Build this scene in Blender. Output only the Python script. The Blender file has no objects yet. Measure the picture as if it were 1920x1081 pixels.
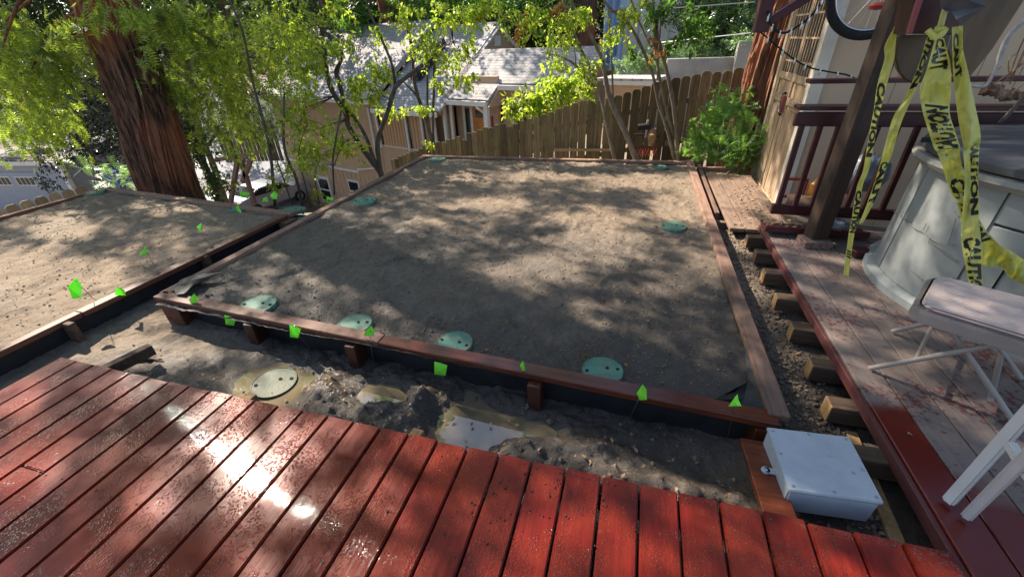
import bpy, bmesh, math, random
import numpy as np
from mathutils import Vector, Matrix

# ------------------------------------------------------------------ camera, sky, sun, exposure
scene = bpy.context.scene
COL = scene.collection
F_PX, CX, CY, CAM_Z = 780.0, 960.0, 540.5, 1.5
R = np.array([[0.96189, 0.27113, -0.03555], [0.10917, -0.49995, -0.85914], [-0.25072, 0.82252, -0.5105]])
_u, _s, _v = np.linalg.svd(R); R = _u @ _v
cam_data = bpy.data.cameras.new("camera")
cam_data.sensor_fit = 'HORIZONTAL'; cam_data.sensor_width = 36.0
cam_data.lens = 36.0 * F_PX / 1920.0
cam_data.clip_start = 0.05; cam_data.clip_end = 500
cam = bpy.data.objects.new("camera", cam_data); COL.objects.link(cam)
cam.matrix_world = Matrix(((R[0][0], -R[1][0], -R[2][0], 0), (R[0][1], -R[1][1], -R[2][1], 0), (R[0][2], -R[1][2], -R[2][2], CAM_Z), (0, 0, 0, 1)))
scene.camera = cam

SUN = np.array([-0.83, 0.43, 0.86]); SUN = SUN / np.linalg.norm(SUN)
world = bpy.data.worlds.new("World"); scene.world = world; world.use_nodes = True
wn = world.node_tree; wn.nodes.clear()
sky = wn.nodes.new("ShaderNodeTexSky"); sky.sky_type = 'NISHITA'; sky.sun_disc = False
sky.sun_elevation = math.asin(SUN[2]); sky.sun_rotation = math.atan2(SUN[0], SUN[1])
bg = wn.nodes.new("ShaderNodeBackground"); bg.inputs['Strength'].default_value = 0.095
wo = wn.nodes.new("ShaderNodeOutputWorld")
wn.links.new(sky.outputs[0], bg.inputs[0]); wn.links.new(bg.outputs[0], wo.inputs[0])
sl = bpy.data.lights.new("sun", 'SUN'); sl.energy = 5.0; sl.angle = math.radians(0.5); sl.color = (1.0, 0.90, 0.76)
so = bpy.data.objects.new("sun", sl); COL.objects.link(so)
so.rotation_euler = Vector(SUN).to_track_quat('Z', 'Y').to_euler(); so.location = (-6, 4, 12)
scene.view_settings.view_transform = 'Standard'; scene.view_settings.look = 'None'
scene.view_settings.exposure = 1.38; scene.view_settings.gamma = 1.0
scene.view_settings.use_curve_mapping = False
try:
    scene.cycles.max_bounces = 6; scene.cycles.transparent_max_bounces = 6
    scene.cycles.sample_clamp_indirect = 6.0
    scene.cycles.caustics_reflective = False; scene.cycles.caustics_refractive = False
except Exception:
    pass
RND = random.Random(7); NR = np.random.default_rng(11)

# ------------------------------------------------------------------ measuring helpers (photo point -> place)
def ray(px, py): return R.T @ np.array([(px - CX) / F_PX, (py - CY) / F_PX, 1.0])
def atz(px, py, z=0.0):
    d = ray(px, py); return d * ((z - CAM_Z) / d[2]) + np.array([0, 0, CAM_Z])
def aty(px, py, Y):
    d = ray(px, py); return d * (Y / d[1]) + np.array([0, 0, CAM_Z])
def atx(px, py, X):
    d = ray(px, py); return d * (X / d[0]) + np.array([0, 0, CAM_Z])

# ------------------------------------------------------------------ numpy noise
def _hash(ix, iy, seed):
    h = (ix.astype(np.int64) * 374761393 + iy.astype(np.int64) * 668265263 + seed * 974634777) & 0x7fffffff
    h = ((h ^ (h >> 13)) * 1274126177) & 0x7fffffff
    return ((h ^ (h >> 16)) & 0xffff) / 65535.0
def vnoise(x, y, seed=0):
    x = np.asarray(x, float); y = np.asarray(y, float)
    ix = np.floor(x); iy = np.floor(y); fx = x - ix; fy = y - iy
    fx = fx * fx * (3 - 2 * fx); fy = fy * fy * (3 - 2 * fy)
    a = _hash(ix, iy, seed); b = _hash(ix + 1, iy, seed); c = _hash(ix, iy + 1, seed); d = _hash(ix + 1, iy + 1, seed)
    return (a * (1 - fx) + b * fx) * (1 - fy) + (c * (1 - fx) + d * fx) * fy
def fbm(x, y, sc=1.0, octv=4, seed=0, gain=0.5):
    t = 0; amp = 1; n = 0
    for k in range(octv):
        t = t + amp * vnoise(np.asarray(x) * sc, np.asarray(y) * sc, seed + k * 17); n += amp; amp *= gain; sc *= 2.03
    return t / n - 0.5
def smooth(a, b, x):
    t = np.clip((np.asarray(x, float) - a) / (b - a), 0, 1); return t * t * (3 - 2 * t)

# ------------------------------------------------------------------ materials
class NT:
    def __init__(s, name):
        s.m = bpy.data.materials.new(name); s.m.use_nodes = True; s.t = s.m.node_tree
        s.p = s.t.nodes['Principled BSDF']; s.out = s.t.nodes['Material Output']
    def n(s, typ, **kw):
        nd = s.t.nodes.new(typ)
        for k, v in kw.items():
            if k in nd.inputs.keys(): nd.inputs[k].default_value = v
            else: setattr(nd, k, v)
        return nd
    def l(s, a, b): s.t.links.new(a, b)
    def coords(s, kind='world', scale=(1, 1, 1), rot=(0, 0, 0)):
        if kind == 'world': src = s.n('ShaderNodeNewGeometry').outputs['Position']
        else: src = s.n('ShaderNodeTexCoord').outputs['Object']
        mp = s.n('ShaderNodeMapping'); mp.inputs['Scale'].default_value = scale; mp.inputs['Rotation'].default_value = rot
        s.l(src, mp.inputs['Vector']); return mp.outputs[0]
    def noise(s, vec, scale, detail=4, rough=0.55):
        nd = s.n('ShaderNodeTexNoise'); nd.inputs['Scale'].default_value = scale; nd.inputs['Detail'].default_value = detail
        nd.inputs['Roughness'].default_value = rough; s.l(vec, nd.inputs['Vector']); return nd.outputs['Fac']
    def ramp(s, fac, stops, interp='LINEAR'):
        nd = s.n('ShaderNodeValToRGB'); cr = nd.color_ramp; cr.interpolation = interp
        while len(cr.elements) < len(stops): cr.elements.new(0.5)
        for e, (p, c) in zip(cr.elements, stops):
            e.position = p; e.color = (c, c, c, 1) if not hasattr(c, '__len__') else (*c[:3], 1)
        s.l(fac, nd.inputs[0]); return nd.outputs[0]
    def mix(s, fac, a, b, mode='MIX'):
        nd = s.n('ShaderNodeMix', data_type='RGBA', blend_type=mode)
        for sock, v in ((0, fac), (6, a), (7, b)):
            if hasattr(v, 'is_linked') or hasattr(v, 'links'): s.l(v, nd.inputs[sock])
            elif sock == 0: nd.inputs[0].default_value = v
            else: nd.inputs[sock].default_value = (*v[:3], 1)
        return nd.outputs[2]
    def math(s, op, a, b=0.0, clamp=False):
        nd = s.n('ShaderNodeMath', operation=op, use_clamp=clamp)
        for i, v in ((0, a), (1, b)):
            if hasattr(v, 'links'): s.l(v, nd.inputs[i])
            else: nd.inputs[i].default_value = v
        return nd.outputs[0]
    def attr(s, name): return s.n('ShaderNodeAttribute', attribute_name=name).outputs['Fac']
    def rnd(s): return s.n('ShaderNodeObjectInfo').outputs['Random']
    def bump(s, h, strength=0.3, dist=0.01, normal=None):
        nd = s.n('ShaderNodeBump'); nd.inputs['Strength'].default_value = strength; nd.inputs['Distance'].default_value = dist
        s.l(h, nd.inputs['Height'])
        if normal is not None: s.l(normal, nd.inputs['Normal'])
        s.l(nd.outputs[0], s.p.inputs['Normal']); return nd.outputs[0]
    def base(s, v):
        if hasattr(v, 'links'): s.l(v, s.p.inputs['Base Color'])
        else: s.p.inputs['Base Color'].default_value = (*v[:3], 1)
    def rough(s, v):
        if hasattr(v, 'links'): s.l(v, s.p.inputs['Roughness'])
        else: s.p.inputs['Roughness'].default_value = v
    def set(s, **kw):
        for k, v in kw.items(): s.p.inputs[k.replace('_', ' ')].default_value = v

def mottled(name, c1, c2, scale=8, rough=0.6, bump=0.2, bscale=40, stretch=(1, 1, 1), metallic=0, bdist=0.004, per_object=0.0, kind='world'):
    t = NT(name); v = t.coords(kind, stretch)
    n1 = t.noise(v, scale, 5, 0.6); col = t.mix(t.ramp(n1, [(0.3, 0.0), (0.7, 1.0)]), c1, c2)
    if per_object:
        r = t.ramp(t.rnd(), [(0, 1 - per_object), (1, 1.0)]); col = t.mix(1.0, col, r, 'MULTIPLY')
    t.base(col); t.rough(rough); t.set(Metallic=metallic)
    if bump: t.bump(t.noise(v, bscale, 4), bump, bdist)
    return t.m

def paint_deck():
    """wet red stain on decking, grain along y, beads of water"""
    t = NT("wet_red_deck_stain"); v = t.coords('world', (1, 0.06, 1)); w = t.coords('world')
    grain = t.noise(v, 55, 6, 0.65); patch = t.noise(w, 2.6, 3)
    col = t.mix(t.ramp(grain, [(0.3, 0), (0.75, 1)]), (0.085, 0.006, 0.005), (0.215, 0.018, 0.010))
    col = t.mix(t.ramp(patch, [(0.35, 0), (0.65, 1)]), col, (0.235, 0.030, 0.012))
    col = t.mix(1.0, col, t.ramp(t.rnd(), [(0, 0.72), (1, 1.12)]), 'MULTIPLY')
    spec = t.noise(w, 60, 3, 0.7)
    col = t.mix(t.ramp(spec, [(0.66, 0), (0.72, 0.8)]), col, (0.055, 0.03, 0.02))
    scuff = t.noise(w, 9, 6, 0.75)
    col = t.mix(t.ramp(scuff, [(0.62, 0), (0.72, 0.28)]), col, (0.30, 0.13, 0.10))
    t.base(col)
    t.rough(t.ramp(t.noise(w, 4, 4), [(0.35, 0.24), (0.7, 0.42)]))
    t.p.inputs['Specular IOR Level'].default_value = 0.09; t.l(t.ramp(t.noise(w, 3, 4), [(0.4, 0.02), (0.65, 0.05)]), t.p.inputs['Coat Roughness'])
    vo = t.n('ShaderNodeTexVoronoi', feature='F1'); vo.inputs['Scale'].default_value = 110; t.l(w, vo.inputs['Vector'])
    drop = t.ramp(vo.outputs['Distance'], [(0.0, 1.0), (0.38, 0.55), (0.45, 0.0)])
    gate = t.ramp(t.noise(w, 5, 6, 0.75), [(0.47, 0), (0.60, 1)])
    h = t.math('MULTIPLY', drop, gate)
    t.l(t.math('ADD', t.math('MULTIPLY', h, 1.3), 0.22, True), t.p.inputs['Coat Weight'])
    h = t.math('ADD', h, t.math('MULTIPLY', grain, 0.35))
    nb = t.bump(h, 1.0, 0.0045)
    t.l(nb, t.p.inputs['Coat Normal']); return t.m

def wood(name, c1, c2, rough=0.7, axis=1, grain=38, wet=None, per=0.35, bump=0.4, kind='world'):
    st = [1, 1, 1]; st[axis] = 0.07
    t = NT(name); v = t.coords(kind, tuple(st)); w = t.coords(kind)
    g = t.noise(v, grain, 6, 0.65)
    col = t.mix(t.ramp(g, [(0.3, 0), (0.72, 1)]), c1, c2)
    b = t.noise(w, 7, 4); col = t.mix(t.ramp(b, [(0.5, 0), (0.75, 0.45)]), col, tuple(x * 0.35 for x in c1))
    col = t.mix(1.0, col, t.ramp(t.rnd(), [(0, 1 - per), (1, 1.1)]), 'MULTIPLY')
    t.base(col); t.rough(rough); t.bump(g, bump, 0.004); return t.m

def worn_deck():
    t = NT("worn_maroon_deck_paint"); v = t.coords('world', (1, 0.08, 1)); w = t.coords('world')
    g = t.noise(v, 45, 6, 0.6)
    dusty = t.mix(g, (0.115, 0.085, 0.072), (0.225, 0.175, 0.15))
    fl = t.noise(w, 34, 5, 0.7); big = t.noise(w, 3.0, 3)
    k = t.math('ADD', t.math('MULTIPLY', fl, 0.62), t.math('MULTIPLY', big, 0.38))
    col = t.mix(t.ramp(k, [(0.54, 0), (0.575, 0.85)]), dusty, (0.11, 0.016, 0.016))
    wetm = t.attr('wet')
    col = t.mix(wetm, col, (0.12, 0.013, 0.008)); t.base(col)
    t.rough(t.ramp(wetm, [(0, 0.75), (1, 0.25)])); t.bump(g, 0.35, 0.003); return t.m

def soil_mat(name, dry, dry2, wet):
    t = NT(name); w = t.coords('world')
    a = t.noise(w, 6, 8, 0.72); b = t.noise(w, 90, 6, 0.75); c = t.noise(w, 28, 5, 0.7)
    col = t.mix(t.ramp(a, [(0.3, 0), (0.7, 1)]), dry, dry2)
    col = t.mix(t.ramp(b, [(0.35, 0.55), (0.62, 0)]), col, tuple(x * 0.38 for x in dry))
    col = t.mix(t.ramp(c, [(0.36, 0.6), (0.52, 0)]), col, tuple(x * 0.55 for x in dry)); e_ = t.noise(w, 2.0, 5, 0.7); col = t.mix(t.ramp(e_, [(0.35, 0.35), (0.6, 0)]), col, tuple(x * 0.6 for x in dry))
    col = t.mix(t.ramp(b, [(0.66, 0), (0.74, 0.7)]), col, tuple(min(1, x * 1.9) for x in dry2))
    wa = t.attr('wet')
    wetc = t.mix(t.ramp(c, [(0.35, 0), (0.7, 1)]), wet, tuple(x * 1.9 for x in wet))
    col = t.mix(wa, col, wetc)
    t.base(col)
    sheen = t.attr('sheen')
    t.rough(t.math('SUBTRACT', t.ramp(wa, [(0, 0.95), (1, 0.45)]), t.math('MULTIPLY', sheen, 0.38)))
    h = t.math('ADD', t.math('MULTIPLY', b, 0.7), c)
    t.bump(h, 1.0, 0.012); return t.m

def leaf_mat(name, c1, c2, trans=0.5, rough=0.45, c3=None):
    t = NT(name); r = t.n('ShaderNodeNewGeometry').outputs['Random Per Island']
    stops = [(0.0, c1), (0.9, c2)] + ([(0.965, c2), (0.985, c3)] if c3 else [])
    col = t.ramp(r, stops)
    big = t.noise(t.coords('world'), 2.5, 3)
    col = t.mix(1.0, col, t.ramp(big, [(0.3, 0.65), (0.7, 1.25)]), 'MULTIPLY')
    t.base(col); t.rough(rough)
    tr = t.n('ShaderNodeBsdfTranslucent'); bright = t.mix(1.0, col, (1.9, 2.1, 0.9), 'MULTIPLY'); t.l(bright, tr.inputs[0])
    mx = t.n('ShaderNodeMixShader'); mx.inputs[0].default_value = trans
    t.l(t.p.outputs[0], mx.inputs[1]); t.l(tr.outputs[0], mx.inputs[2]); t.l(mx.outputs[0], t.out.inputs[0]); return t.m

def plain(name, c, rough=0.5, metallic=0.0, **kw):
    return mottled(name, tuple(x * 0.88 for x in c), c, 6, rough, 0.05, 60, metallic=metallic, **kw)

def bark_mat(name, c1, c2, c3):
    t = NT(name); v = t.coords('world', (1, 1, 0.10)); w = t.coords('world')
    g = t.noise(v, 24, 8, 0.72); b = t.noise(w, 1.3, 3)
    col = t.mix(t.ramp(g, [(0.42, 0), (0.60, 1)]), c1, c2)
    col = t.mix(t.ramp(b, [(0.45, 0), (0.62, 0.75)]), col, t.mix(g, c3, tuple(x * 1.5 for x in c3)))
    t.base(col); t.rough(0.9); t.bump(g, 1.0, 0.035); return t.m

M = {}
M['deck'] = paint_deck()
M['worn'] = worn_deck()
M['frame'] = wood("stained_redwood_board", (0.10, 0.028, 0.012), (0.24, 0.085, 0.045), 0.6, 1)
M['frame_dusty'] = wood("dusty_redwood_board", (0.15, 0.078, 0.05), (0.34, 0.20, 0.14), 0.8, 1)
M['frame_wet'] = wood("wet_stained_redwood_board", (0.07, 0.014, 0.006), (0.19, 0.05, 0.02), 0.2, 0)
M['stub'] = wood('dark_wet_stub_wood', (0.035, 0.012, 0.007), (0.10, 0.03, 0.015), 0.35, 2)
M['endgrain'] = wood("pale_cut_wood", (0.24, 0.13, 0.05), (0.42, 0.26, 0.11), 0.8, 2, 60)
M['joist'] = wood("dark_joist_wood", (0.05, 0.028, 0.016), (0.15, 0.09, 0.05), 0.85, 0)
M['liner'] = mottled("black_liner", (0.008, 0.008, 0.009), (0.022, 0.022, 0.023), 12, 0.6, 0.6, 25)
M['soil'] = soil_mat("sandy_soil", (0.235, 0.168, 0.112), (0.37, 0.28, 0.195), (0.040, 0.031, 0.024))
M['mud'] = soil_mat("muddy_earth", (0.22, 0.16, 0.11), (0.33, 0.26, 0.19), (0.052, 0.040, 0.030))
M['earth'] = soil_mat("leaf_litter_earth", (0.10, 0.07, 0.045), (0.20, 0.15, 0.10), (0.03, 0.03, 0.02))
t = NT("murky_water"); t.base(t.mix(t.noise(t.coords('world'), 5, 3), (0.12, 0.095, 0.06), (0.21, 0.165, 0.10))); t.rough(0.02); t.set(IOR=1.75)
t.p.inputs['Coat Weight'].default_value = 0.6; t.p.inputs['Coat Roughness'].default_value = 0.0
t.bump(t.noise(t.coords('world'), 14, 2), 0.05, 0.004); M['water'] = t.m
M['flag'] = leaf_mat("lime_flag_film", (0.28, 0.78, 0.05), (0.32, 0.82, 0.07), 0.22, 0.4)
M['wire'] = plain("steel_wire", (0.25, 0.25, 0.25), 0.4, 0.8)
# green valve lid with a dotted tread
t = NT("green_lid_plastic"); v = t.coords('object')
sep = t.n('ShaderNodeSeparateXYZ'); t.l(v, sep.inputs[0])
fx = t.math('ABSOLUTE', t.math('SUBTRACT', t.math('FRACT', t.math('MULTIPLY', sep.outputs[0], 70.0)), 0.5))
fy = t.math('ABSOLUTE', t.math('SUBTRACT', t.math('FRACT', t.math('MULTIPLY', sep.outputs[1], 70.0)), 0.5))
dot = t.math('MULTIPLY', t.math('LESS_THAN', fx, 0.27), t.math('LESS_THAN', fy, 0.27))
band = t.math('GREATER_THAN', t.math('ABSOLUTE', sep.outputs[1]), 0.030)
dm = t.math('MULTIPLY', dot, band)
dirt = t.math('MULTIPLY', t.ramp(t.noise(t.coords('world'), 17, 6, 0.75), [(0.44, 0), (0.62, 0.9)]), t.ramp(t.rnd(), [(0, 0.35), (1, 1.0)]))
col = t.mix(t.math('MULTIPLY', dm, 0.75), (0.075, 0.22, 0.15), (0.012, 0.04, 0.028)); t.base(t.mix(dirt, col, (0.20, 0.18, 0.13)))
t.rough(0.62); t.bump(dm, 0.5, 0.002); M['lid'] = t.m
M['muddylid'] = mottled("mud_filmed_green_lid", (0.06, 0.085, 0.055), (0.13, 0.125, 0.085), 22, 0.5, 0.4, 60)
M['muddylid'].node_tree.nodes['Principled BSDF'].inputs['Specular IOR Level'].default_value = 0.15
M['darkmud'] = plain('dark_mud_specks', (0.035, 0.026, 0.02), 0.5)
M['dark'] = plain("dark_hole", (0.006, 0.007, 0.006), 0.9)
t = NT("grey_pvc_box"); w = t.coords("world"); col = t.mix(t.ramp(t.noise(w, 5, 6, 0.7), [(0.35, 0), (0.7, 1)]), (0.36, 0.38, 0.41), (0.47, 0.49, 0.51)); col = t.mix(t.ramp(t.noise(w, 11, 8, 0.8), [(0.60, 0), (0.66, 0.7)]), col, (0.20, 0.12, 0.06)); t.base(col); t.rough(0.4); M["boxgrey"] = t.m
M['screw'] = plain("steel_screw", (0.5, 0.5, 0.52), 0.3, 0.9)
M['maroon'] = wood("maroon_rail_paint", (0.05, 0.008, 0.012), (0.085, 0.016, 0.02), 0.42, 0, 25, bump=0.15)
M['maroonedge'] = wood('chipped_maroon_edge', (0.11, 0.022, 0.02), (0.21, 0.07, 0.06), 0.6, 1, 30)
M['post'] = wood("weathered_brown_post", (0.018, 0.009, 0.006), (0.065, 0.033, 0.019), 0.75, 2, 30)
M['siding'] = mottled("beige_siding", (0.54, 0.385, 0.25), (0.60, 0.44, 0.295), 4, 0.75, 0.2, 60, (1, 1, 0.2))
M['doortan'] = mottled('tan_door_paint', (0.36, 0.245, 0.15), (0.42, 0.29, 0.185), 5, 0.7, 0.2, 50, (1, 1, 0.2))
M['trimcream'] = mottled("cream_trim", (0.62, 0.55, 0.44), (0.72, 0.65, 0.54), 6, 0.6, 0.15, 60)
M['glassdark'] = plain("dark_glass", (0.02, 0.022, 0.022), 0.08)
M['tub'] = mottled("grey_tub_panel", (0.235, 0.25, 0.245), (0.29, 0.305, 0.30), 3, 0.42, 0.08, 30)
M['tubgroove'] = plain("dark_seam", (0.045, 0.045, 0.045), 0.8)
M['cover'] = mottled("charcoal_vinyl_cover", (0.05, 0.052, 0.055), (0.08, 0.08, 0.085), 5, 0.5, 0.25, 40)
M['coverrim'] = mottled("taupe_cover_rim", (0.20, 0.185, 0.16), (0.30, 0.28, 0.24), 5, 0.55, 0.1, 50)
M['chair'] = plain("taupe_tube_enamel", (0.30, 0.25, 0.225), 0.35)
t = NT("striped_seat_fabric"); v = t.coords('object'); wv = t.n('ShaderNodeTexWave', wave_type='BANDS', bands_direction='Y')
wv.inputs['Scale'].default_value = 17; wv.inputs['Distortion'].default_value = 0.3; t.l(v, wv.inputs['Vector'])
t.base(t.mix(t.ramp(wv.outputs['Fac'], [(0.2, 0), (0.4, 1)]), (0.30, 0.21, 0.20), (0.62, 0.50, 0.42))); t.rough(0.9); t.bump(wv.outputs['Fac'], 0.3, 0.002); M['seat'] = t.m
M['whitechair'] = plain("white_resin", (0.60, 0.58, 0.56), 0.35)
M['bark'] = bark_mat("redwood_bark", (0.032, 0.015, 0.010), (0.23, 0.115, 0.07), (0.27, 0.085, 0.032))
M['barkR'] = bark_mat("orange_redwood_bark", (0.10, 0.035, 0.018), (0.40, 0.17, 0.085), (0.27, 0.10, 0.05))
M['stem'] = mottled("grey_brown_stem", (0.035, 0.027, 0.020), (0.13, 0.105, 0.08), 18, 0.85, 0.6, 50, (1, 1, 0.3))
M['stempale'] = mottled("tan_stem", (0.11, 0.085, 0.055), (0.24, 0.19, 0.13), 18, 0.85, 0.5, 50, (1, 1, 0.3))
M['leaflime'] = leaf_mat("lime_leaves", (0.17, 0.23, 0.035), (0.38, 0.43, 0.09), 0.62, 0.4, (0.36, 0.22, 0.03))
M['leafmid'] = leaf_mat("mid_green_leaves", (0.04, 0.10, 0.02), (0.10, 0.19, 0.03), 0.45, 0.35)
M['leafgrey'] = leaf_mat("glossy_dark_leaves", (0.018, 0.03, 0.022), (0.045, 0.06, 0.05), 0.12, 0.22)
M['needle'] = leaf_mat("redwood_needles", (0.09, 0.14, 0.03), (0.28, 0.33, 0.07), 0.55, 0.5, (0.34, 0.21, 0.03))
M['needlebright'] = leaf_mat("fresh_redwood_sprouts", (0.10, 0.19, 0.05), (0.21, 0.34, 0.10), 0.5, 0.45)
M['ivy'] = leaf_mat("ivy_leaves", (0.02, 0.05, 0.015), (0.055, 0.10, 0.03), 0.25, 0.3)
M['forest'] = leaf_mat("shady_forest_leaves", (0.012, 0.025, 0.008), (0.05, 0.08, 0.018), 0.35, 0.5)
M['fern'] = leaf_mat("pale_fern_leaves", (0.12, 0.20, 0.11), (0.22, 0.32, 0.18), 0.35, 0.4)
M['deadleaf'] = leaf_mat("dry_brown_leaves", (0.18, 0.07, 0.025), (0.33, 0.15, 0.06), 0.3, 0.7)
t = NT("mossy_fence_wood"); v = t.coords('world', (1, 1, 0.08)); g = t.noise(v, 30, 6, 0.65)
col = t.mix(t.ramp(g, [(0.3, 0), (0.7, 1)]), (0.06, 0.042, 0.024), (0.22, 0.16, 0.085)); ms = t.noise(t.coords('world'), 5, 5, 0.7)
col = t.mix(t.ramp(ms, [(0.48, 0), (0.68, 0.6)]), col, (0.15, 0.15, 0.05)); col = t.mix(1.0, col, t.ramp(t.rnd(), [(0, 0.45), (1, 1.3)]), 'MULTIPLY')
t.base(col); t.rough(0.9); t.bump(g, 0.5, 0.006); M['fence'] = t.m
M['fencepale'] = wood("tan_fence_wood", (0.36, 0.24, 0.12), (0.50, 0.36, 0.20), 0.8, 2)
M['path'] = wood("bare_plank_wood", (0.13, 0.078, 0.052), (0.27, 0.18, 0.125), 0.85, 1)
t = NT("grey_shingles"); v = t.coords('object'); br = t.n('ShaderNodeTexBrick'); br.inputs['Scale'].default_value = 1.0
for k, val in (('Brick Width', 0.33), ('Row Height', 0.17), ('Mortar Size', 0.014), ('Bias', 0.0)): br.inputs[k].default_value = val
br.inputs['Color1'].default_value = (0.40, 0.37, 0.35, 1); br.inputs['Color2'].default_value = (0.48, 0.45, 0.43, 1); br.inputs['Mortar'].default_value = (0.26, 0.24, 0.23, 1)
t.l(v, br.inputs['Vector']); n2 = t.noise(t.coords('world'), 1.3, 4)
t.base(t.mix(1.0, br.outputs['Color'], t.ramp(n2, [(0.3, 0.75), (0.7, 1.15)]), 'MULTIPLY')); t.rough(0.9); t.bump(br.outputs['Fac'], 0.6, -0.02); M['roof'] = t.m
M['housewall'] = mottled("salmon_house_siding", (0.46, 0.31, 0.20), (0.53, 0.365, 0.245), 3, 0.8, 0.1, 40)
M['housetrim'] = plain("white_house_trim", (0.75, 0.73, 0.68), 0.55)
t = NT("tan_curtain"); wv = t.n('ShaderNodeTexWave', wave_type='BANDS', bands_direction='X'); wv.inputs['Scale'].default_value = 1.6; wv.inputs['Distortion'].default_value = 2.0
t.l(t.coords('object', (1, 1, 0.05)), wv.inputs['Vector']); t.base(t.mix(wv.outputs['Fac'], (0.33, 0.18, 0.09), (0.60, 0.38, 0.21))); t.rough(0.8); M['curtain'] = t.m
M['doororange'] = wood("varnished_orange_door", (0.50, 0.15, 0.025), (0.68, 0.25, 0.045), 0.3, 2, 12)
M['concrete'] = mottled("grey_concrete", (0.30, 0.29, 0.27), (0.42, 0.40, 0.37), 3, 0.9, 0.3, 30)
M['asphalt'] = mottled("pale_driveway", (0.28, 0.28, 0.29), (0.42, 0.42, 0.43), 2, 0.9, 0.3, 30)
M['garage'] = plain("pale_garage_paint", (0.33, 0.36, 0.41), 0.6)
M['tarpblue'] = mottled("blue_tarp", (0.10, 0.20, 0.45), (0.35, 0.48, 0.68), 3, 0.4, 0.8, 6, (1, 1, 0.15), bdist=0.05)
M['offwhite'] = mottled("weathered_pale_siding", (0.46, 0.47, 0.43), (0.60, 0.60, 0.55), 2, 0.7, 0.3, 20, (1, 1, 0.15))
M['carpaint'] = plain("silver_car_paint", (0.55, 0.56, 0.60), 0.2, 0.6)
M['rubber'] = mottled("black_rubber", (0.008, 0.008, 0.008), (0.02, 0.02, 0.02), 30, 0.95, 0.5, 80)
M['pinkmaroon'] = plain('faded_maroon_paint', (0.30, 0.07, 0.07), 0.5)
M['dullscrew'] = plain('rusty_screw', (0.08, 0.05, 0.04), 0.7)
M['red'] = plain("red_plastic", (0.30, 0.035, 0.02), 0.35)
M['bluebin'] = plain("blue_bin_plastic", (0.02, 0.09, 0.38), 0.4)
M['amber'] = plain("amber_plastic", (0.55, 0.20, 0.03), 0.2)
M['woodboard'] = wood("varnished_plank", (0.075, 0.042, 0.022), (0.15, 0.09, 0.045), 0.4, 2, 14)
M['foil'] = mottled("silver_sheet", (0.09, 0.09, 0.10), (0.20, 0.20, 0.21), 9, 0.5, 0.6, 12, metallic=0.2)
M['vine'] = mottled("dry_vine", (0.10, 0.05, 0.03), (0.32, 0.20, 0.13), 14, 0.85, 0.8, 40)
M['whitewood'] = mottled("bleached_driftwood", (0.26, 0.23, 0.22), (0.46, 0.42, 0.42), 12, 0.7, 0.4, 40)
t = NT("yellow_tape_film"); t.base(t.mix(t.noise(t.coords('world'), 9, 3), (0.70, 0.67, 0.16), (0.82, 0.80, 0.30))); t.rough(0.22)
tr = t.n('ShaderNodeBsdfTranslucent'); tr.inputs[0].default_value = (0.92, 0.90, 0.28, 1); mx = t.n('ShaderNodeMixShader'); mx.inputs[0].default_value = 0.45
t.l(t.p.outputs[0], mx.inputs[1]); t.l(tr.outputs[0], mx.inputs[2]); t.l(mx.outputs[0], t.out.inputs[0])
t.bump(t.noise(t.coords('world', (1, 1, 0.35)), 34, 5), 1.0, 0.02); M['tape'] = t.m
M['ink'] = plain("black_ink", (0.012, 0.012, 0.011), 0.45)
M['chip'] = mottled("wood_chips", (0.16, 0.08, 0.04), (0.40, 0.26, 0.15), 30, 0.9, 0.2, 50)
M['bag'] = mottled("grey_plastic_bag", (0.16, 0.19, 0.21), (0.30, 0.34, 0.37), 6, 0.3, 0.8, 18, bdist=0.02)

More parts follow.
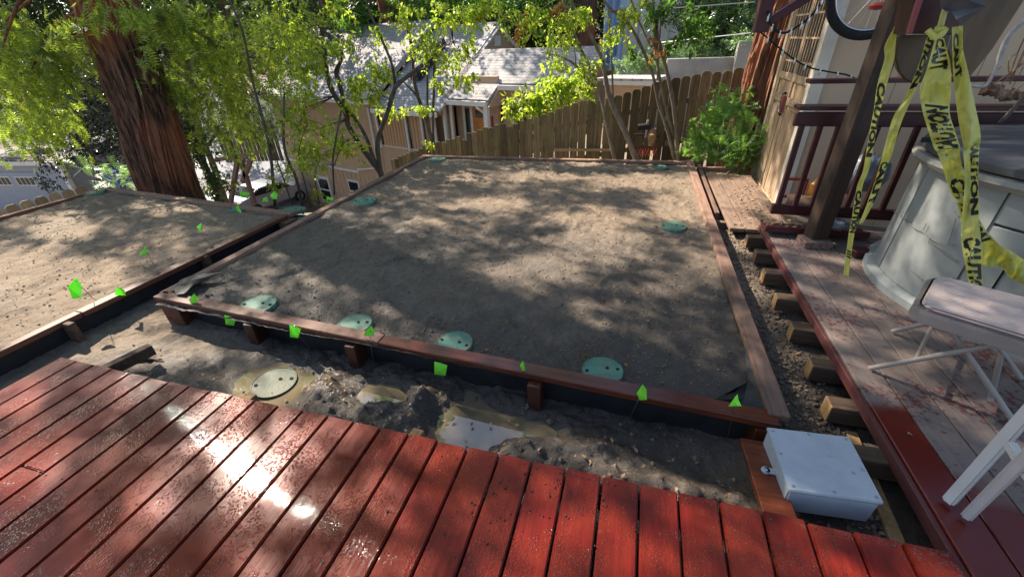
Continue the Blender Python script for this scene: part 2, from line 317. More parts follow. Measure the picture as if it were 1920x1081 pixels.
# ------------------------------------------------------------------ mesh building
def org(parent):
    p = np.zeros(3); o = parent
    while o is not None: p = p + np.array(o.location); o = o.parent
    return p
class MB:
    def __init__(s): s.v = []; s.f = []; s.n = 0
    def add(s, v, f):
        v = np.asarray(v, float).reshape(-1, 3); s.v.append(v); s.f += [tuple(int(i) + s.n for i in q) for q in f]; s.n += len(v); return s
    def box(s, c, size, rz=0.0, M3=None, top=None):
        hx, hy, hz = [k / 2 for k in size]
        v = np.array([[x, y, z] for z in (-hz, hz) for x, y in ((-hx, -hy), (hx, -hy), (hx, hy), (-hx, hy))])
        if top is not None: v[4:, :2] *= top
        if M3 is not None: v = v @ np.asarray(M3).T
        elif rz: cc, ss = math.cos(rz), math.sin(rz); v = v @ np.array([[cc, ss, 0], [-ss, cc, 0], [0, 0, 1]])
        return s.add(v + np.asarray(c, float), [(3, 2, 1, 0), (4, 5, 6, 7), (0, 1, 5, 4), (1, 2, 6, 5), (2, 3, 7, 6), (3, 0, 4, 7)])
    def bar(s, a, b, w, h, up=(0, 0, 1)):
        a = np.asarray(a, float); b = np.asarray(b, float); d = b - a; L = np.linalg.norm(d); d = d / L
        x = np.cross(d, up)
        if np.linalg.norm(x) < 1e-4: x = np.cross(d, (1, 0, 0))
        x /= np.linalg.norm(x); z = np.cross(x, d)
        return s.box((a + b) / 2, (w, L, h), M3=np.array([x, d, z]).T)
    def tube(s, path, r, n=8, cap=True, wob=0.0):
        path = np.asarray(path, float); k = len(path); r = np.broadcast_to(np.asarray(r, float), (k,))
        tg = np.gradient(path, axis=0); tg /= np.linalg.norm(tg, axis=1)[:, None] + 1e-9
        ref = np.array([0.3, 0.9, 0.2]) if abs(tg[0] @ np.array([0.3, 0.9, 0.2])) < 0.9 else np.array([1.0, 0, 0])
        V = []
        for i in range(k):
            x = np.cross(tg[i], ref); x /= np.linalg.norm(x) + 1e-9; y = np.cross(tg[i], x)
            for j in range(n):
                a = 2 * math.pi * j / n; rr = r[i] * (1 + wob * (RND.random() - 0.5))
                V.append(path[i] + rr * (math.cos(a) * x + math.sin(a) * y))
        Fc = [(i * n + j, i * n + (j + 1) % n, (i + 1) * n + (j + 1) % n, (i + 1) * n + j) for i in range(k - 1) for j in range(n)]
        if cap: Fc += [tuple(range(n - 1, -1, -1)), tuple((k - 1) * n + j for j in range(n))]
        return s.add(V, Fc)
    def prism(s, pts, h, axis=(0, 0, 1)):
        pts = np.asarray(pts, float); n = len(pts); q = pts + np.asarray(axis, float) * h
        return s.add(np.vstack([pts, q]), [tuple(range(n - 1, -1, -1)), tuple(range(n, 2 * n))] + [(i, (i + 1) % n, n + (i + 1) % n, n + i) for i in range(n)])
    def lathe(s, prof, c=(0, 0, 0), n=32, a0=0, a1=2 * math.pi, cap=False):
        full = abs(a1 - a0 - 2 * math.pi) < 1e-6; m = n if full else n + 1; V = []
        for r_, z_ in prof:
            for j in range(m):
                a = a0 + (a1 - a0) * j / n; V.append((c[0] + r_ * math.cos(a), c[1] + r_ * math.sin(a), c[2] + z_))
        Fc = [(i * m + j, i * m + (j + 1) % m, (i + 1) * m + (j + 1) % m, (i + 1) * m + j) for i in range(len(prof) - 1) for j in range(n)]
        if cap: Fc += [tuple(range(m - 1, -1, -1)), tuple((len(prof) - 1) * m + j for j in range(m))]
        return s.add(V, Fc)
    def mesh(s, name, mat, off=(0, 0, 0), bevel=0, smooth=False, attrs=None, seg=1):
        me = bpy.data.meshes.new(name); V = np.vstack(s.v) - np.asarray(off)
        me.from_pydata(V.tolist(), [], s.f)
        if bevel:
            bm = bmesh.new(); bm.from_mesh(me)
            bmesh.ops.bevel(bm, geom=[e for e in bm.edges if e.calc_face_angle(0) > 0.5], offset=bevel, segments=seg, affect='EDGES', clamp_overlap=True)
            bm.to_mesh(me); bm.free()
        if smooth:
            me.polygons.foreach_set('use_smooth', [True] * len(me.polygons))
            if smooth != 'all':
                try: me.set_sharp_from_angle(angle=math.radians(40))
                except Exception: pass
        if attrs:
            for k, a in attrs.items():
                at = me.attributes.new(k, 'FLOAT', 'POINT'); at.data.foreach_set('value', np.asarray(a, dtype=np.float32))
        for mm in (mat if isinstance(mat, (list, tuple)) else [mat]): me.materials.append(mm)
        me.update(); return me
    def build(s, name, mat, parent=None, **kw):
        return link(name, s.mesh(name, mat, org(parent), **kw), parent)
def link(name, me, parent=None, loc=None, rot=None):
    o = bpy.data.objects.new(name, me); COL.objects.link(o)
    if parent is not None: o.parent = parent
    if loc is not None: o.location = Vector(np.asarray(loc, float) - org(parent))
    if rot is not None: o.rotation_euler = rot
    return o
def thing(name, label, cat, loc=(0, 0, 0), group=None):
    o = bpy.data.objects.new(name, None); o.empty_display_size = 0.2; COL.objects.link(o); o.location = loc
    o['label'] = label; o['category'] = cat
    if group: o['group'] = group
    return o
def tag(o, label, cat, group=None):
    o['label'] = label; o['category'] = cat
    if group: o['group'] = group
    return o
def struct(o, kind='structure'): o['kind'] = kind; return o
def copy_tree(o, parent=None):
    c = o.copy(); COL.objects.link(c)
    if parent is not None: c.parent = parent
    for ch in list(o.children): copy_tree(ch, c)
    return c
def box(c, size, **k): return MB().box(c, size, **k)
def spl(pts, n=4):
    """smooth path through points (Catmull-Rom)"""
    p = np.asarray(pts, float)
    if len(p) < 3: return p
    q = np.vstack([2 * p[0] - p[1], p, 2 * p[-1] - p[-2]]); out = []
    for i in range(1, len(q) - 2):
        for t in np.arange(n) / n:
            out.append(0.5 * (2 * q[i] + (q[i + 1] - q[i - 1]) * t + (2 * q[i - 1] - 5 * q[i] + 4 * q[i + 1] - q[i + 2]) * t * t + (3 * q[i] - q[i - 1] - 3 * q[i + 1] + q[i + 2]) * t ** 3))
    out.append(p[-1]); return np.array(out)

# ------------------------------------------------------------------ foliage
def proto_leaf(w=0.5):
    v = [(0, 0, 0), (w * .5, .45, .10), (0, 1, -.05), (-w * .5, .45, .10)]
    return np.array(v, float), [(0, 1, 2), (0, 2, 3)]
def proto_spray(n=7, w=0.34):
    """flat needle spray: leaflets both sides of a twig, unit length along y"""
    V = []; Fc = []
    for i in range(n):
        y = 0.1 + 0.85 * i / (n - 1); L = w * math.sin(math.pi * min(1, 0.25 + 0.75 * (1 - y * 0.85))) * (0.8 + 0.4 * ((i * 7) % 5) / 5)
        for sgn in (-1, 1):
            k = len(V); V += [(0, y - .05, 0), (sgn * L, y + .10, -.05), (0, y + .06, 0)]; Fc.append((k, k + 1, k + 2) if sgn > 0 else (k, k + 2, k + 1))
    k = len(V); V += [(-.012, 0, 0), (.012, 0, 0), (0, 1.0, 0)]; Fc.append((k, k + 1, k + 2))
    return np.array(V, float), Fc
def proto_cluster(n=7, seed=0, w=0.55):
    """a handful of leaves round a twig, unit length"""
    r = np.random.default_rng(seed); V = []; Fc = []; lv, lf = proto_leaf(w)
    for i in range(n):
        y = (i + 0.5) / n; a = r.uniform(-1.2, 1.2) + (math.pi if i % 2 else 0); s_ = r.uniform(.28, .42)
        d = np.array([math.cos(a) * .9, .5, r.uniform(-.5, .3)]); d /= np.linalg.norm(d)
        u = np.array([r.uniform(-.4, .4), r.uniform(-.4, .4), 1]); x = np.cross(d, u); x /= np.linalg.norm(x); z = np.cross(x, d)
        P = (lv * s_) @ np.array([x, d, z]) + np.array([0, y * .9, r.uniform(-.05, .05)]); k = len(V); V += P.tolist(); Fc += [tuple(q + k for q in f) for f in lf]
    return np.array(V, float), Fc
LEAF = proto_leaf(.55); SPRAY = proto_spray(); CLUS = [proto_cluster(7, k) for k in range(3)]
def scatter(mb, proto, pos, dirs, size, flat=0.6):
    """place copies of a leaf shape; dirs = growth direction, leaf face mostly up"""
    pv, pf = proto; n = len(pos)
    if n == 0: return
    pos = np.asarray(pos, float); d = np.asarray(dirs, float); d = d / (np.linalg.norm(d, axis=1)[:, None] + 1e-9)
    u = NR.normal(size=(n, 3)) * flat + np.array([0, 0, 1.0])
    x = np.cross(d, u); x /= np.linalg.norm(x, axis=1)[:, None] + 1e-9; z = np.cross(x, d)
    size = np.broadcast_to(np.asarray(size, float), (n,))
    P = (pv[None, :, 0, None] * x[:, None] + pv[None, :, 1, None] * d[:, None] + pv[None, :, 2, None] * z[:, None]) * size[:, None, None] + pos[:, None]
    f = np.array(pf); idx = (f[None] + (np.arange(n) * len(pv))[:, None, None]).reshape(-1, f.shape[1])
    mb.add(P.reshape(-1, 3), []); base = mb.n - n * len(pv)
    if not hasattr(mb, 'tri'): mb.tri = []
    mb.tri.append(idx + base)
def build_tri(mb, name, mat, parent=None):
    """fast path for all-triangle foliage meshes"""
    V = np.vstack(mb.v) - org(parent); T = np.vstack(mb.tri); me = bpy.data.meshes.new(name)
    me.vertices.add(len(V)); me.vertices.foreach_set('co', V.astype(np.float32).ravel())
    me.loops.add(T.size); me.loops.foreach_set('vertex_index', T.astype(np.int32).ravel())
    me.polygons.add(len(T)); me.polygons.foreach_set('loop_start', np.arange(0, T.size, 3, dtype=np.int32))
    try: me.polygons.foreach_set('loop_total', np.full(len(T), 3, dtype=np.int32))
    except Exception: pass
    me.update(calc_edges=True); me.materials.append(mat); return link(name, me, parent)
def in_ball(n, c, r):
    p = NR.normal(size=(n, 3)); p /= np.linalg.norm(p, axis=1)[:, None]; p *= NR.random(n)[:, None] ** (1 / 2.2)
    return np.asarray(c) + p * np.asarray(r)

# ================================================================== GROUND
CTRL = np.array([(-3, 1, -.28), (1, 1, -.28), (1, 4, -.28), (-3, 6, -.35), (1, 6.5, -.25), (-1, 3, -.3), (-7, 1, -.35), (-6.6, 3.6, -.5), (-8.5, 4, -1.3), (-8.5, 1, -1.0), (1.5, 8, -.6),
    (-2.4, 8.4, -1.6), (-5.5, 9, -2.6), (-4, 6.6, -.9), (-6.6, 6.2, -1.5), (-9, 8, -3), (-7, 16, -3.3), (-4, 15, -2.3), (0, 14.5, -.9), (4, 12, -.2), (-12, 13, -6.0), (-14.5, 16, -7.2), (-17.5, 19, -7.4),
    (-21, 19, -6.5), (-25, 22, -6.6), (-24, 13, -6.0), (-16, 10, -5.2), (-30, 20, -5.5), (-14, 3, -4), (-26, 8, -5.2), (-34, 34, -1), (-18, 30, -2), (-5, 32, 1), (5, 26, 2), (-20, 46, 9), (0, 46, 11), (15, 40, 12),
    (-50, 40, 5), (0, -10, -.5), (10, 5, -.3), (-10, -6, -1), (60, 60, 15), (-60, 90, 16), (60, -40, 0), (-60, -40, -6), (0, 100, 20)], float)
def base_z(x, y):
    x = np.asarray(x, float); y = np.asarray(y, float); num = 0; den = 0
    for cx, cy, cz in CTRL:
        w = 1.0 / (((x - cx) ** 2 + (y - cy) ** 2) + 0.05) ** 1.7; num = num + w * cz; den = den + w
    return num / den
PUD = [  # x, y, semi-axes of the pools of water, and their surface height
    (-1.98, 1.40, .27, .17, -.262), (-.70, 1.37, .24, .20, -.268), (-1.28, 1.50, .16, .08, -.262), (-.44, 1.47, .20, .06, -.272)]
MOUND = [(-1.66, 1.40, .17, .10, .10), (-1.53, 1.30, .12, .10, .06), (-1.22, 1.34, .10, .08, .07), (-1.02, 1.30, .17, .14, .12), (-.98, 1.47, .10, .08, .08), (-.36, 1.26, .26, .11, .11), (-.05, 1.36, .22, .10, .07),
    (.35, 1.22, .35, .09, .10), (.50, 1.20, .2, .1, .04), (-2.35, 1.28, .25, .12, .03), (-3.0, 1.3, .3, .2, .03)]
def trench_z(x, y):
    z = -.245 + fbm(x, y, 5, 4, 3) * .05
    z = z + .06 * smooth(.5, 1.1, x) + .045 * smooth(-2.6, -3.6, x)
    rough = np.exp(-((x + 1.0) / 1.3) ** 2)
    for cx, cy, a, b, h in MOUND: z = z + h * np.exp(-(((x - cx) / a) ** 2 + ((y - cy) / b) ** 2)) * (1 + .9 * fbm(x, y, 16, 4, 9))
    z = z + rough * (fbm(x, y, 11, 4, 5) * .07 + fbm(x, y, 30, 3, 6) * .03) + fbm(x, y, 60, 3, 8) * .014
    for cx, cy, a, b, h in PUD:
        d = ((x - cx) / a) ** 2 + ((y - cy) / b) ** 2 + fbm(x, y, 9, 3, 21) * .9
        z = z * (1 - np.exp(-d ** 2 * .8)) + (h - .03) * np.exp(-d ** 2 * .8)
    return z
def ground_z(x, y):
    x = np.asarray(x, float); y = np.asarray(y, float); zb = base_z(x, y) + fbm(x, y, .8, 4, 2) * .12 * smooth(3, 9, np.hypot(x + 1, y - 3))
    k = smooth(-7.3, -6.9, x) * smooth(2.2, 1.6, x) * smooth(.3, .8, y) * smooth(6.9, 6.3, y) * (1 - smooth(-3.5, -4.6, x) * smooth(3.2, 4.6, y))
    return zb * (1 - k) + trench_z(x, y) * k
def grid_mesh(name, xs, ys, zf, mat, wetf=None, sheenf=None, parent=None):
    X, Y = np.meshgrid(xs, ys); Z = zf(X, Y); nx, ny = len(xs), len(ys)
    V = np.stack([X, Y, Z], -1).reshape(-1, 3); i = (np.arange(ny - 1)[:, None] * nx + np.arange(nx - 1)[None]).ravel()
    Q = np.stack([i, i + 1, i + nx + 1, i + nx], -1)
    me = bpy.data.meshes.new(name); me.vertices.add(len(V)); me.vertices.foreach_set('co', (V - org(parent)).astype(np.float32).ravel())
    me.loops.add(Q.size); me.loops.foreach_set('vertex_index', Q.astype(np.int32).ravel()); me.polygons.add(len(Q))
    me.polygons.foreach_set('loop_start', np.arange(0, Q.size, 4, dtype=np.int32)); me.polygons.foreach_set('use_smooth', np.ones(len(Q), bool))
    me.update(calc_edges=True)
    for k, fn in (('wet', wetf), ('sheen', sheenf)):
        a = me.attributes.new(k, 'FLOAT', 'POINT'); a.data.foreach_set('value', (fn(X, Y) if fn else np.zeros_like(X)).astype(np.float32).ravel())
    me.materials.append(mat); return link(name, me, parent)
def grow(a, step, n, f=1.14):
    out = [a]
    for k in range(n): out.append(out[-1] + step); step *= f
    return np.array(out)
xs = np.unique(np.concatenate([-grow(4.2, .05, 46, 1.11)[::-1], np.arange(-4.2, 1.3, .014), grow(1.3, .06, 40, 1.13)]))
ys = np.unique(np.concatenate([-grow(-.6, .2, 24, 1.2)[::-1], np.arange(.6, 1.0, .05), np.arange(1.0, 1.85, .012), np.arange(1.85, 6.9, .04), grow(6.9, .08, 50, 1.09)]))
def wet_ground(x, y):
    w = np.exp(-((x + 1.0) / 1.25) ** 4) * smooth(2.2, 1.8, y) + .75 * smooth(.35, .9, x) * smooth(.95, .3, x) * 0
    w = w + .55 * smooth(1.9, 1.3, y) * smooth(-3.4, -2.6, x) * smooth(1.0, .2, x) + .6 * smooth(.75, .85, x) * smooth(3.2, 1.8, y)
    w = w * 1.7 + fbm(x, y, 5, 4, 31) * .8 - .45 * np.exp(-(((x - .4) / .4) ** 2 + ((y - 1.17) / .13) ** 2))
    for cx, cy, a, b, h in PUD: w = w + .8 * np.exp(-(((x - cx) / a / 1.5) ** 2 + ((y - cy) / b / 1.5) ** 2))
    return np.clip(w, 0, 1)
def sheen_ground(x, y): return np.clip(wet_ground(x, y) * smooth(-.1, .25, fbm(x, y, 8, 3, 41)) * 1.0, 0, 1)
struct(grid_mesh('ground', xs, ys, ground_z, M['mud'], wet_ground, sheen_ground))

# pools of muddy water standing in the trench
for k, (cx, cy, a, b, h) in enumerate(PUD):
    n = 40; pts = []
    for j in range(n):
        an = 2 * math.pi * j / n; rr = 1.35 + .25 * math.sin(an * 3 + k) + .12 * math.sin(an * 7 + 2 * k)
        pts.append((cx + a * rr * math.cos(an), min(cy + b * rr * math.sin(an), 1.66), h - .004))
    o = MB().prism(pts, .004).build('puddle', M['water']); struct(o)

# pale driveway and street below
def sheet(name, pts, mat, dz=.03):
    p = np.array(pts, float); c = p.mean(0); n = 14; mb = MB(); V = []; 
    A, B, C_, D_ = p
    for j in range(n + 1):
        for i in range(n + 1):
            u, v = i / n, j / n; q = (A * (1 - u) + B * u) * (1 - v) + (D_ * (1 - u) + C_ * u) * v; V.append((q[0], q[1], float(ground_z(q[0], q[1])) + dz))
    mb.add(V, [(j * (n + 1) + i, j * (n + 1) + i + 1, (j + 1) * (n + 1) + i + 1, (j + 1) * (n + 1) + i) for j in range(n) for i in range(n)])
    return struct(mb.build(name, mat, smooth='all'))
sheet('driveway', [(-24.6, 17.5), (-18.6, 19.0), (-28.5, 31), (-37, 29)], M['asphalt'], .15)

# ================================================================== RAISED BEDS
BED = -.03
def P(px, py, z=BED): return atz(px, py, z)
# soil surfaces
FOOT = [(RND.uniform(-3.1, .6), RND.uniform(1.9, 6.1), RND.uniform(0, 3.14)) for _ in range(120)] + [(RND.uniform(-6.8, -3.8), RND.uniform(0, 3.6), RND.uniform(0, 3.14)) for _ in range(60)]
def prints(x, y):
    z = 0
    for cx, cy, a in FOOT:
        dx = x - cx; dy = y - cy; u = dx * math.cos(a) + dy * math.sin(a); v = -dx * math.sin(a) + dy * math.cos(a); r = (u / .12) ** 2 + (v / .045) ** 2
        z = z - .008 * np.exp(-r * r) + .004 * np.exp(-((np.sqrt(r) - 1.35) / .3) ** 2)
    return z
def soil_z1(x, y): return prints(x, y) + BED - .035 + fbm(x, y, 2.2, 3, 51) * .03 + fbm(x, y, 9, 4, 52) * .032 + fbm(x, y, 40, 3, 54) * .010 + .012 * smooth(1.75, 1.62, y)
def wet1(x, y):
    w = smooth(3.9, 2.7, y + .25 * x + fbm(x, y, 2.2, 3, 60) * 1.4) * .62 + smooth(2.25, 1.85, y + fbm(x, y, 5, 3, 61) * .5) * .45
    w = w + .35 * smooth(-.4, .3, x) * smooth(4.2, 3.0, y) + fbm(x, y, 9, 4, 62) * .5
    return np.clip(w, 0, .95)
def sheen1(x, y):
    s = 0
    for px, py in ((930, 655), (775, 628), (870, 640), (905, 670)):
        c = P(px, py); s = s + np.exp(-(((x - c[0]) / .12) ** 2 + ((y - c[1]) / .09) ** 2))
    return np.clip(s * smooth(-.25, .15, fbm(x, y, 18, 3, 63)), 0, 1)
C1 = dict(FL=(-3.27, 1.74), FR=(.72, 1.58), BL=(-3.23, 6.12), BR=(.705, 6.27))
def warp(o, FL, FR, BR, BL):
    """fit a unit-square grid mesh to the four plan corners"""
    return
def quad_soil(name, FL, FR, BR, BL, nx, ny, zf, wetf, sheenf):
    u = np.linspace(0, 1, nx); v = np.linspace(0, 1, ny) ** 1.25; U_, V_ = np.meshgrid(u, v)
    FL, FR, BR, BL = [np.array(q, float) for q in (FL, FR, BR, BL)]
    XY = (FL * (1 - U_)[..., None] + FR * U_[..., None]) * (1 - V_)[..., None] + (BL * (1 - U_)[..., None] + BR * U_[..., None]) * V_[..., None]
    X, Y = XY[..., 0], XY[..., 1]; Z = zf(X, Y); Vt = np.stack([X, Y, Z], -1).reshape(-1, 3)
    i = (np.arange(ny - 1)[:, None] * nx + np.arange(nx - 1)[None]).ravel(); Q = np.stack([i, i + 1, i + nx + 1, i + nx], -1)
    me = bpy.data.meshes.new(name); me.vertices.add(len(Vt)); me.vertices.foreach_set('co', Vt.astype(np.float32).ravel())
    me.loops.add(Q.size); me.loops.foreach_set('vertex_index', Q.astype(np.int32).ravel()); me.polygons.add(len(Q))
    me.polygons.foreach_set('loop_start', np.arange(0, Q.size, 4, dtype=np.int32)); me.polygons.foreach_set('use_smooth', np.ones(len(Q), bool)); me.update(calc_edges=True)
    for k, fn in (('wet', wetf), ('sheen', sheenf)):
        a = me.attributes.new(k, 'FLOAT', 'POINT'); a.data.foreach_set('value', fn(X, Y).astype(np.float32).ravel())
    me.materials.append(M['soil']); return link(name, me)
struct(quad_soil('soil', C1['FL'], C1['FR'], C1['BR'], C1['BL'], 300, 330, soil_z1, wet1, sheen1))
C2 = dict(FL=(-6.9, -.6), FR=(-3.75, -.6), BL=(-6.93, 3.84), BR=(-3.60, 3.47))
def soil_z2(x, y): return prints(x, y) + BED - .03 + fbm(x, y, 2.2, 3, 71) * .03 + fbm(x, y, 9, 4, 72) * .035
def wet2(x, y): return np.clip(fbm(x, y, 2, 4, 73) * .5 + .05, 0, .4)
struct(quad_soil('soil', C2['FL'], (-3.72, -.6), C2['BR'], C2['BL'], 180, 230, soil_z2, wet2, lambda x, y: x * 0))

def board(name, a, b, w, th, mat, parent, z=BED, side=0.0, bevel=.004, label=None):
    """flat board between two plan points, top face at z; side shifts it across"""
    a = np.array([a[0], a[1], z - th / 2]); b = np.array([b[0], b[1], z - th / 2]) if len(b) == 2 else np.array(b)
    o = MB().bar(a, b, w, th).build(name, mat, parent, bevel=bevel)
    if label: o['label'] = label
    return o
def lerp(a, b, t): return np.asarray(a, float) * (1 - t) + np.asarray(b, float) * t
bed1 = thing('raised_bed', 'large square raised bed with wet redwood frame and four lids along its front', 'raised bed', (-1.27, 3.9, -.28), 'soil-filled raised beds')
fl = atz(285, 556, BED); fr = atz(1463, 797, BED); mid = lerp(fl, fr, .478)
fw = .088; off = np.array([.004, .045, 0])
for a, b, mt in ((fl + off, mid + off - (.002, 0, 0), M['frame']), (mid + off + (.002, 0, 0), fr + off, M['frame_wet'])):
    board('frame_board', a[:2], b[:2], fw, .038, mt, bed1)
rr_f = atz(1470, 782, BED); rr_b = atz(1300, 305, BED)
rf = atz(1463, 782, BED) + (-.015, 0, .0); rb = atz(1290, 300, BED) + (.02, 0, 0)
m_ = lerp(rf, rb, .52)
board('frame_board', (rf + (.012, .0, 0))[:2], m_[:2], .09, .038, M['frame_dusty'], bed1, z=BED + .012)
board('frame_board', (m_ + (0, .004, 0))[:2], rb[:2], .09, .038, M['frame_dusty'], bed1, z=BED + .006)
lf = (-3.30, 1.84); lb = (-3.27, 6.14)
board('frame_board', lf, (-3.285, 3.9), .085, .038, M['frame_dusty'], bed1)
board('frame_board', (-3.285, 3.905), lb, .085, .038, M['frame_dusty'], bed1)
board('frame_board', (-3.31, 6.19), (-1.3, 6.25), .085, .038, M['frame_dusty'], bed1)
board('frame_board', (-1.296, 6.25), (.74, 6.325), .085, .038, M['frame_dusty'], bed1)
# black liner hanging inside the frame
def liner(pts, z0, z1, parent, seed):
    mb = MB(); V = []; n = len(pts); p = np.array(pts, float)
    seg = []
    for i in range(n - 1):
        m = max(2, int(np.linalg.norm(p[i + 1] - p[i]) / .06)); seg += [lerp(p[i], p[i + 1], k / m) for k in range(m)]
    seg.append(p[-1]); L = len(seg); seg = np.array(seg)
    for r_ in range(5):
        for k, q in enumerate(seg):
            w = .008 * math.sin(k * .9 + r_) + .006 * RND.random(); V.append((q[0] + w * .4, q[1] + w, z0 + (z1 - z0) * r_ / 4))
    mb.add(V, [(r_ * L + k, r_ * L + k + 1, (r_ + 1) * L + k + 1, (r_ + 1) * L + k) for r_ in range(4) for k in range(L - 1)])
    return mb.build('liner', M['liner'], parent, smooth='all')
liner([(-3.24, 6.12), (-3.25, 1.82), (fl[0] + .1, fl[1] + .055), (fr[0], fr[1] + .06), (.70, 6.25)], BED - .03, -.42, bed1, 1)
# ragged flap of black cloth showing at the front right and left corners
def flap(pts, parent, h=.012):
    mb = MB(); p = np.array(pts, float); c = p.mean(0) + (0, 0, h); mb.add(np.vstack([p, c]), [(i, (i + 1) % len(p), len(p)) for i in range(len(p))])
    return mb.build('liner_flap', M['liner'], parent, smooth='all')
def flap_px(pp, z, parent):
    pts = []
    for k, (x, y) in enumerate(pp): q = atz(x, y, z + .008 * math.sin(k * 2.1)); pts.append(q)
    return flap(pts, parent)
flap_px([(1395, 640), (1409, 660), (1425, 700), (1447, 776), (1415, 768), (1370, 752), (1340, 748), (1390, 748), (1412, 740), (1400, 690)], BED - .02, bed1)
o_ = flap_px([(325, 540), (338, 524), (362, 515), (392, 512), (418, 510), (395, 520), (362, 535), (345, 550), (330, 552)], BED + .022, bed1)
# short posts under the front board, and the doubled blocks at the corner
def stub(cx, cy, z0, z1, w, d, mat, parent, rz=0.0, name='post'):
    return box((cx, cy, (z0 + z1) / 2), (w, d, z1 - z0), rz=rz).build(name, mat, parent, bevel=.004)
for px, py, w in ((478, 655, .09), (672, 690, .085), (1002, 770, .085)):
    q = atz(px, py, -.27); t_ = (q[0] - fl[0]) / (fr[0] - fl[0]); yb = lerp(fl, fr, t_)[1] + .0
    stub(q[0], yb + .01, -.36, BED - .045, w * .85, .10, M['stub'], bed1)
stub(fl[0] + .10, fl[1] + .035, -.36, BED - .042, .16, .06, M['frame'], bed1); stub(fl[0] + .20, fl[1] + .01, -.36, BED - .05, .09, .10, M['frame'], bed1, .2)
stub(fr[0] - .04, fr[1] + .03, -.30, BED - .042, .10, .08, M['frame_wet'], bed1)
stub(fr[0] + .07, fr[1] + .0, -.28, -.12, .14, .07, M['joist'], bed1, .1)

bed2 = thing('raised_bed', 'narrower raised bed on the far side of the dirt gap, its sand half sunlit', 'raised bed', (-5.3, 1.6, -.35), 'soil-filled raised beds')
board('frame_board', (-3.70, -.7), (-3.66, 1.5), .07, .038, M['frame'], bed2); board('frame_board', (-3.66, 1.504), (-3.60, 3.44), .085, .038, M['frame'], bed2)
board('frame_board', (-3.54, 3.505), (-6.95, 3.87), .085, .038, M['frame_dusty'], bed2)
board('frame_board', (-6.97, 3.83), (-6.98, 1.6), .085, .038, M['frame'], bed2); board('frame_board', (-6.98, 1.596), (-6.98, -.7), .085, .038, M['frame'], bed2)
liner([(-3.74, -.6), (-3.69, 1.5), (-3.63, 3.42), (-6.9, 3.82)], BED - .03, -.42, bed2, 2)
q = atz(508, 405, -.12); stub(-3.53, 3.40, -.42, BED - .042, .12, .16, M['joist'], bed2)
for px, py in ((340, 505), (60, 625)):
    q = atz(px, py, -.22); m3 = Matrix.Rotation(.35, 3, 'X')
    MB().box((-3.60, q[1], -.17), (.09, .04, .26), M3=np.array(Matrix.Rotation(.0, 3, 'Y'))).build('brace', M['joist'], bed2, bevel=.004)

# ================================================================== VALVE LIDS
def lid_proto(r, label, c, z, tilt=(0, 0), mat='lid', rz=.3):
    t = thing('valve_box_lid', label, 'box lid', (c[0], c[1], z), 'round valve box lids')
    n = 40
    mb = MB().lathe([(r, -.03), (r, .004), (r * .985, .010), (r * .95, .010), (r * .94, .007), (.0001, .007)], (0, 0, 0), n)
    o = link('cover', mb.mesh('cover', M[mat], smooth=True), t); o.rotation_euler = (tilt[0], tilt[1], rz)
    for a, d in ((0.0, .0), (.9, 0), (-.95, 0)):
        hx, hy = (a * r * .82, 0) if d == 0 else (0, 0)
        if a == 0: hx, hy = r * .25, r * .12
        h = MB().lathe([(r * .085, .0075), (r * .085, .0105), (r * .06, .0105), (r * .055, .0085), (.0001, .0085)], (hx, hy, 0), 14)
        oo = link('finger_hole', h.mesh('finger_hole', M['dark'], smooth=True), o)
    return t
LIDS = [((483, 571), (450, 516), 'green round lid nearest the cloth-wrapped front corner of the large bed', 'lid', (0.05, 0)),
        ((663, 607), (630, 697), 'green round lid with a lime flag standing right before it, on the large bed', 'lid', (0.02, 0)),
        ((852, 642), (818, 888), 'green round lid lying between two shiny wet patches of soil', 'lid', (0.03, 0)),
        ((1130, 693), (1090, 1169), 'green round lid with a patch of yellow straw behind it', 'lid', (-.02, 0)),
        ((1263, 423), (1240, 1288), 'green round lid alone near the right board of the large bed', 'lid', (.02, 0)),
        ((683, 376), (662, 704), 'green round lid near the long side board of the large bed, tilted up', 'lid', (.10, 0)),
        ((820, 298), (800, 838), 'green round lid in the far corner of the large bed beside the house fence', 'lid', (0, 0)),
        ((1240, 311), (1226, 1254), 'green round lid at the back board of the large bed, before the leaning stems', 'lid', (0, 0)),
        ((176, 361), (161, 192), 'green round lid at the back of the narrower bed, beyond the big redwood trunk', 'lid', (0, 0)),
        ((445, 391), (432, 459), 'green round lid at the corner of the narrower bed, a flag in front of it', 'lid', (0, 0)),
        ((515, 717), (475, 555), 'muddy green lid lying in the brown puddle beside the red deck', 'muddylid', (.05, .05))]
for k, (c, (x0, x1), lab, mt, tilt) in enumerate(LIDS):
    zz = -.252 if mt == 'muddylid' else BED - .012
    q = atz(*c, zz); a = atz(x0, c[1], zz); b = atz(x1, c[1], zz); r = min(max(np.linalg.norm(b - a) / 2 * .97, .095), .13)
    aa = np.linspace(0, 6.28, 12); zt = zz if mt == 'muddylid' else float(np.mean((soil_z1 if q[0] > -3.4 else soil_z2)(q[0] + r * np.cos(aa), q[1] + r * np.sin(aa)))) + .016
    lid_proto(r, lab, q, zt, tilt, mt, rz=[.2, .5, -.1, .3, .1, .4, 0, .2, .1, .3, .6][k])
for k, (c, lab) in enumerate((((548, 393), 'green lid leaning behind the bed corner post, the upper one of two'), ((550, 408), 'green lid lying at the foot of the bed corner post, under another lid'))):
    q = atz(*c, -.12 - .05 * k); lid_proto(.15, lab, q, -.12 - .06 * k, (-.12, .05), 'lid')

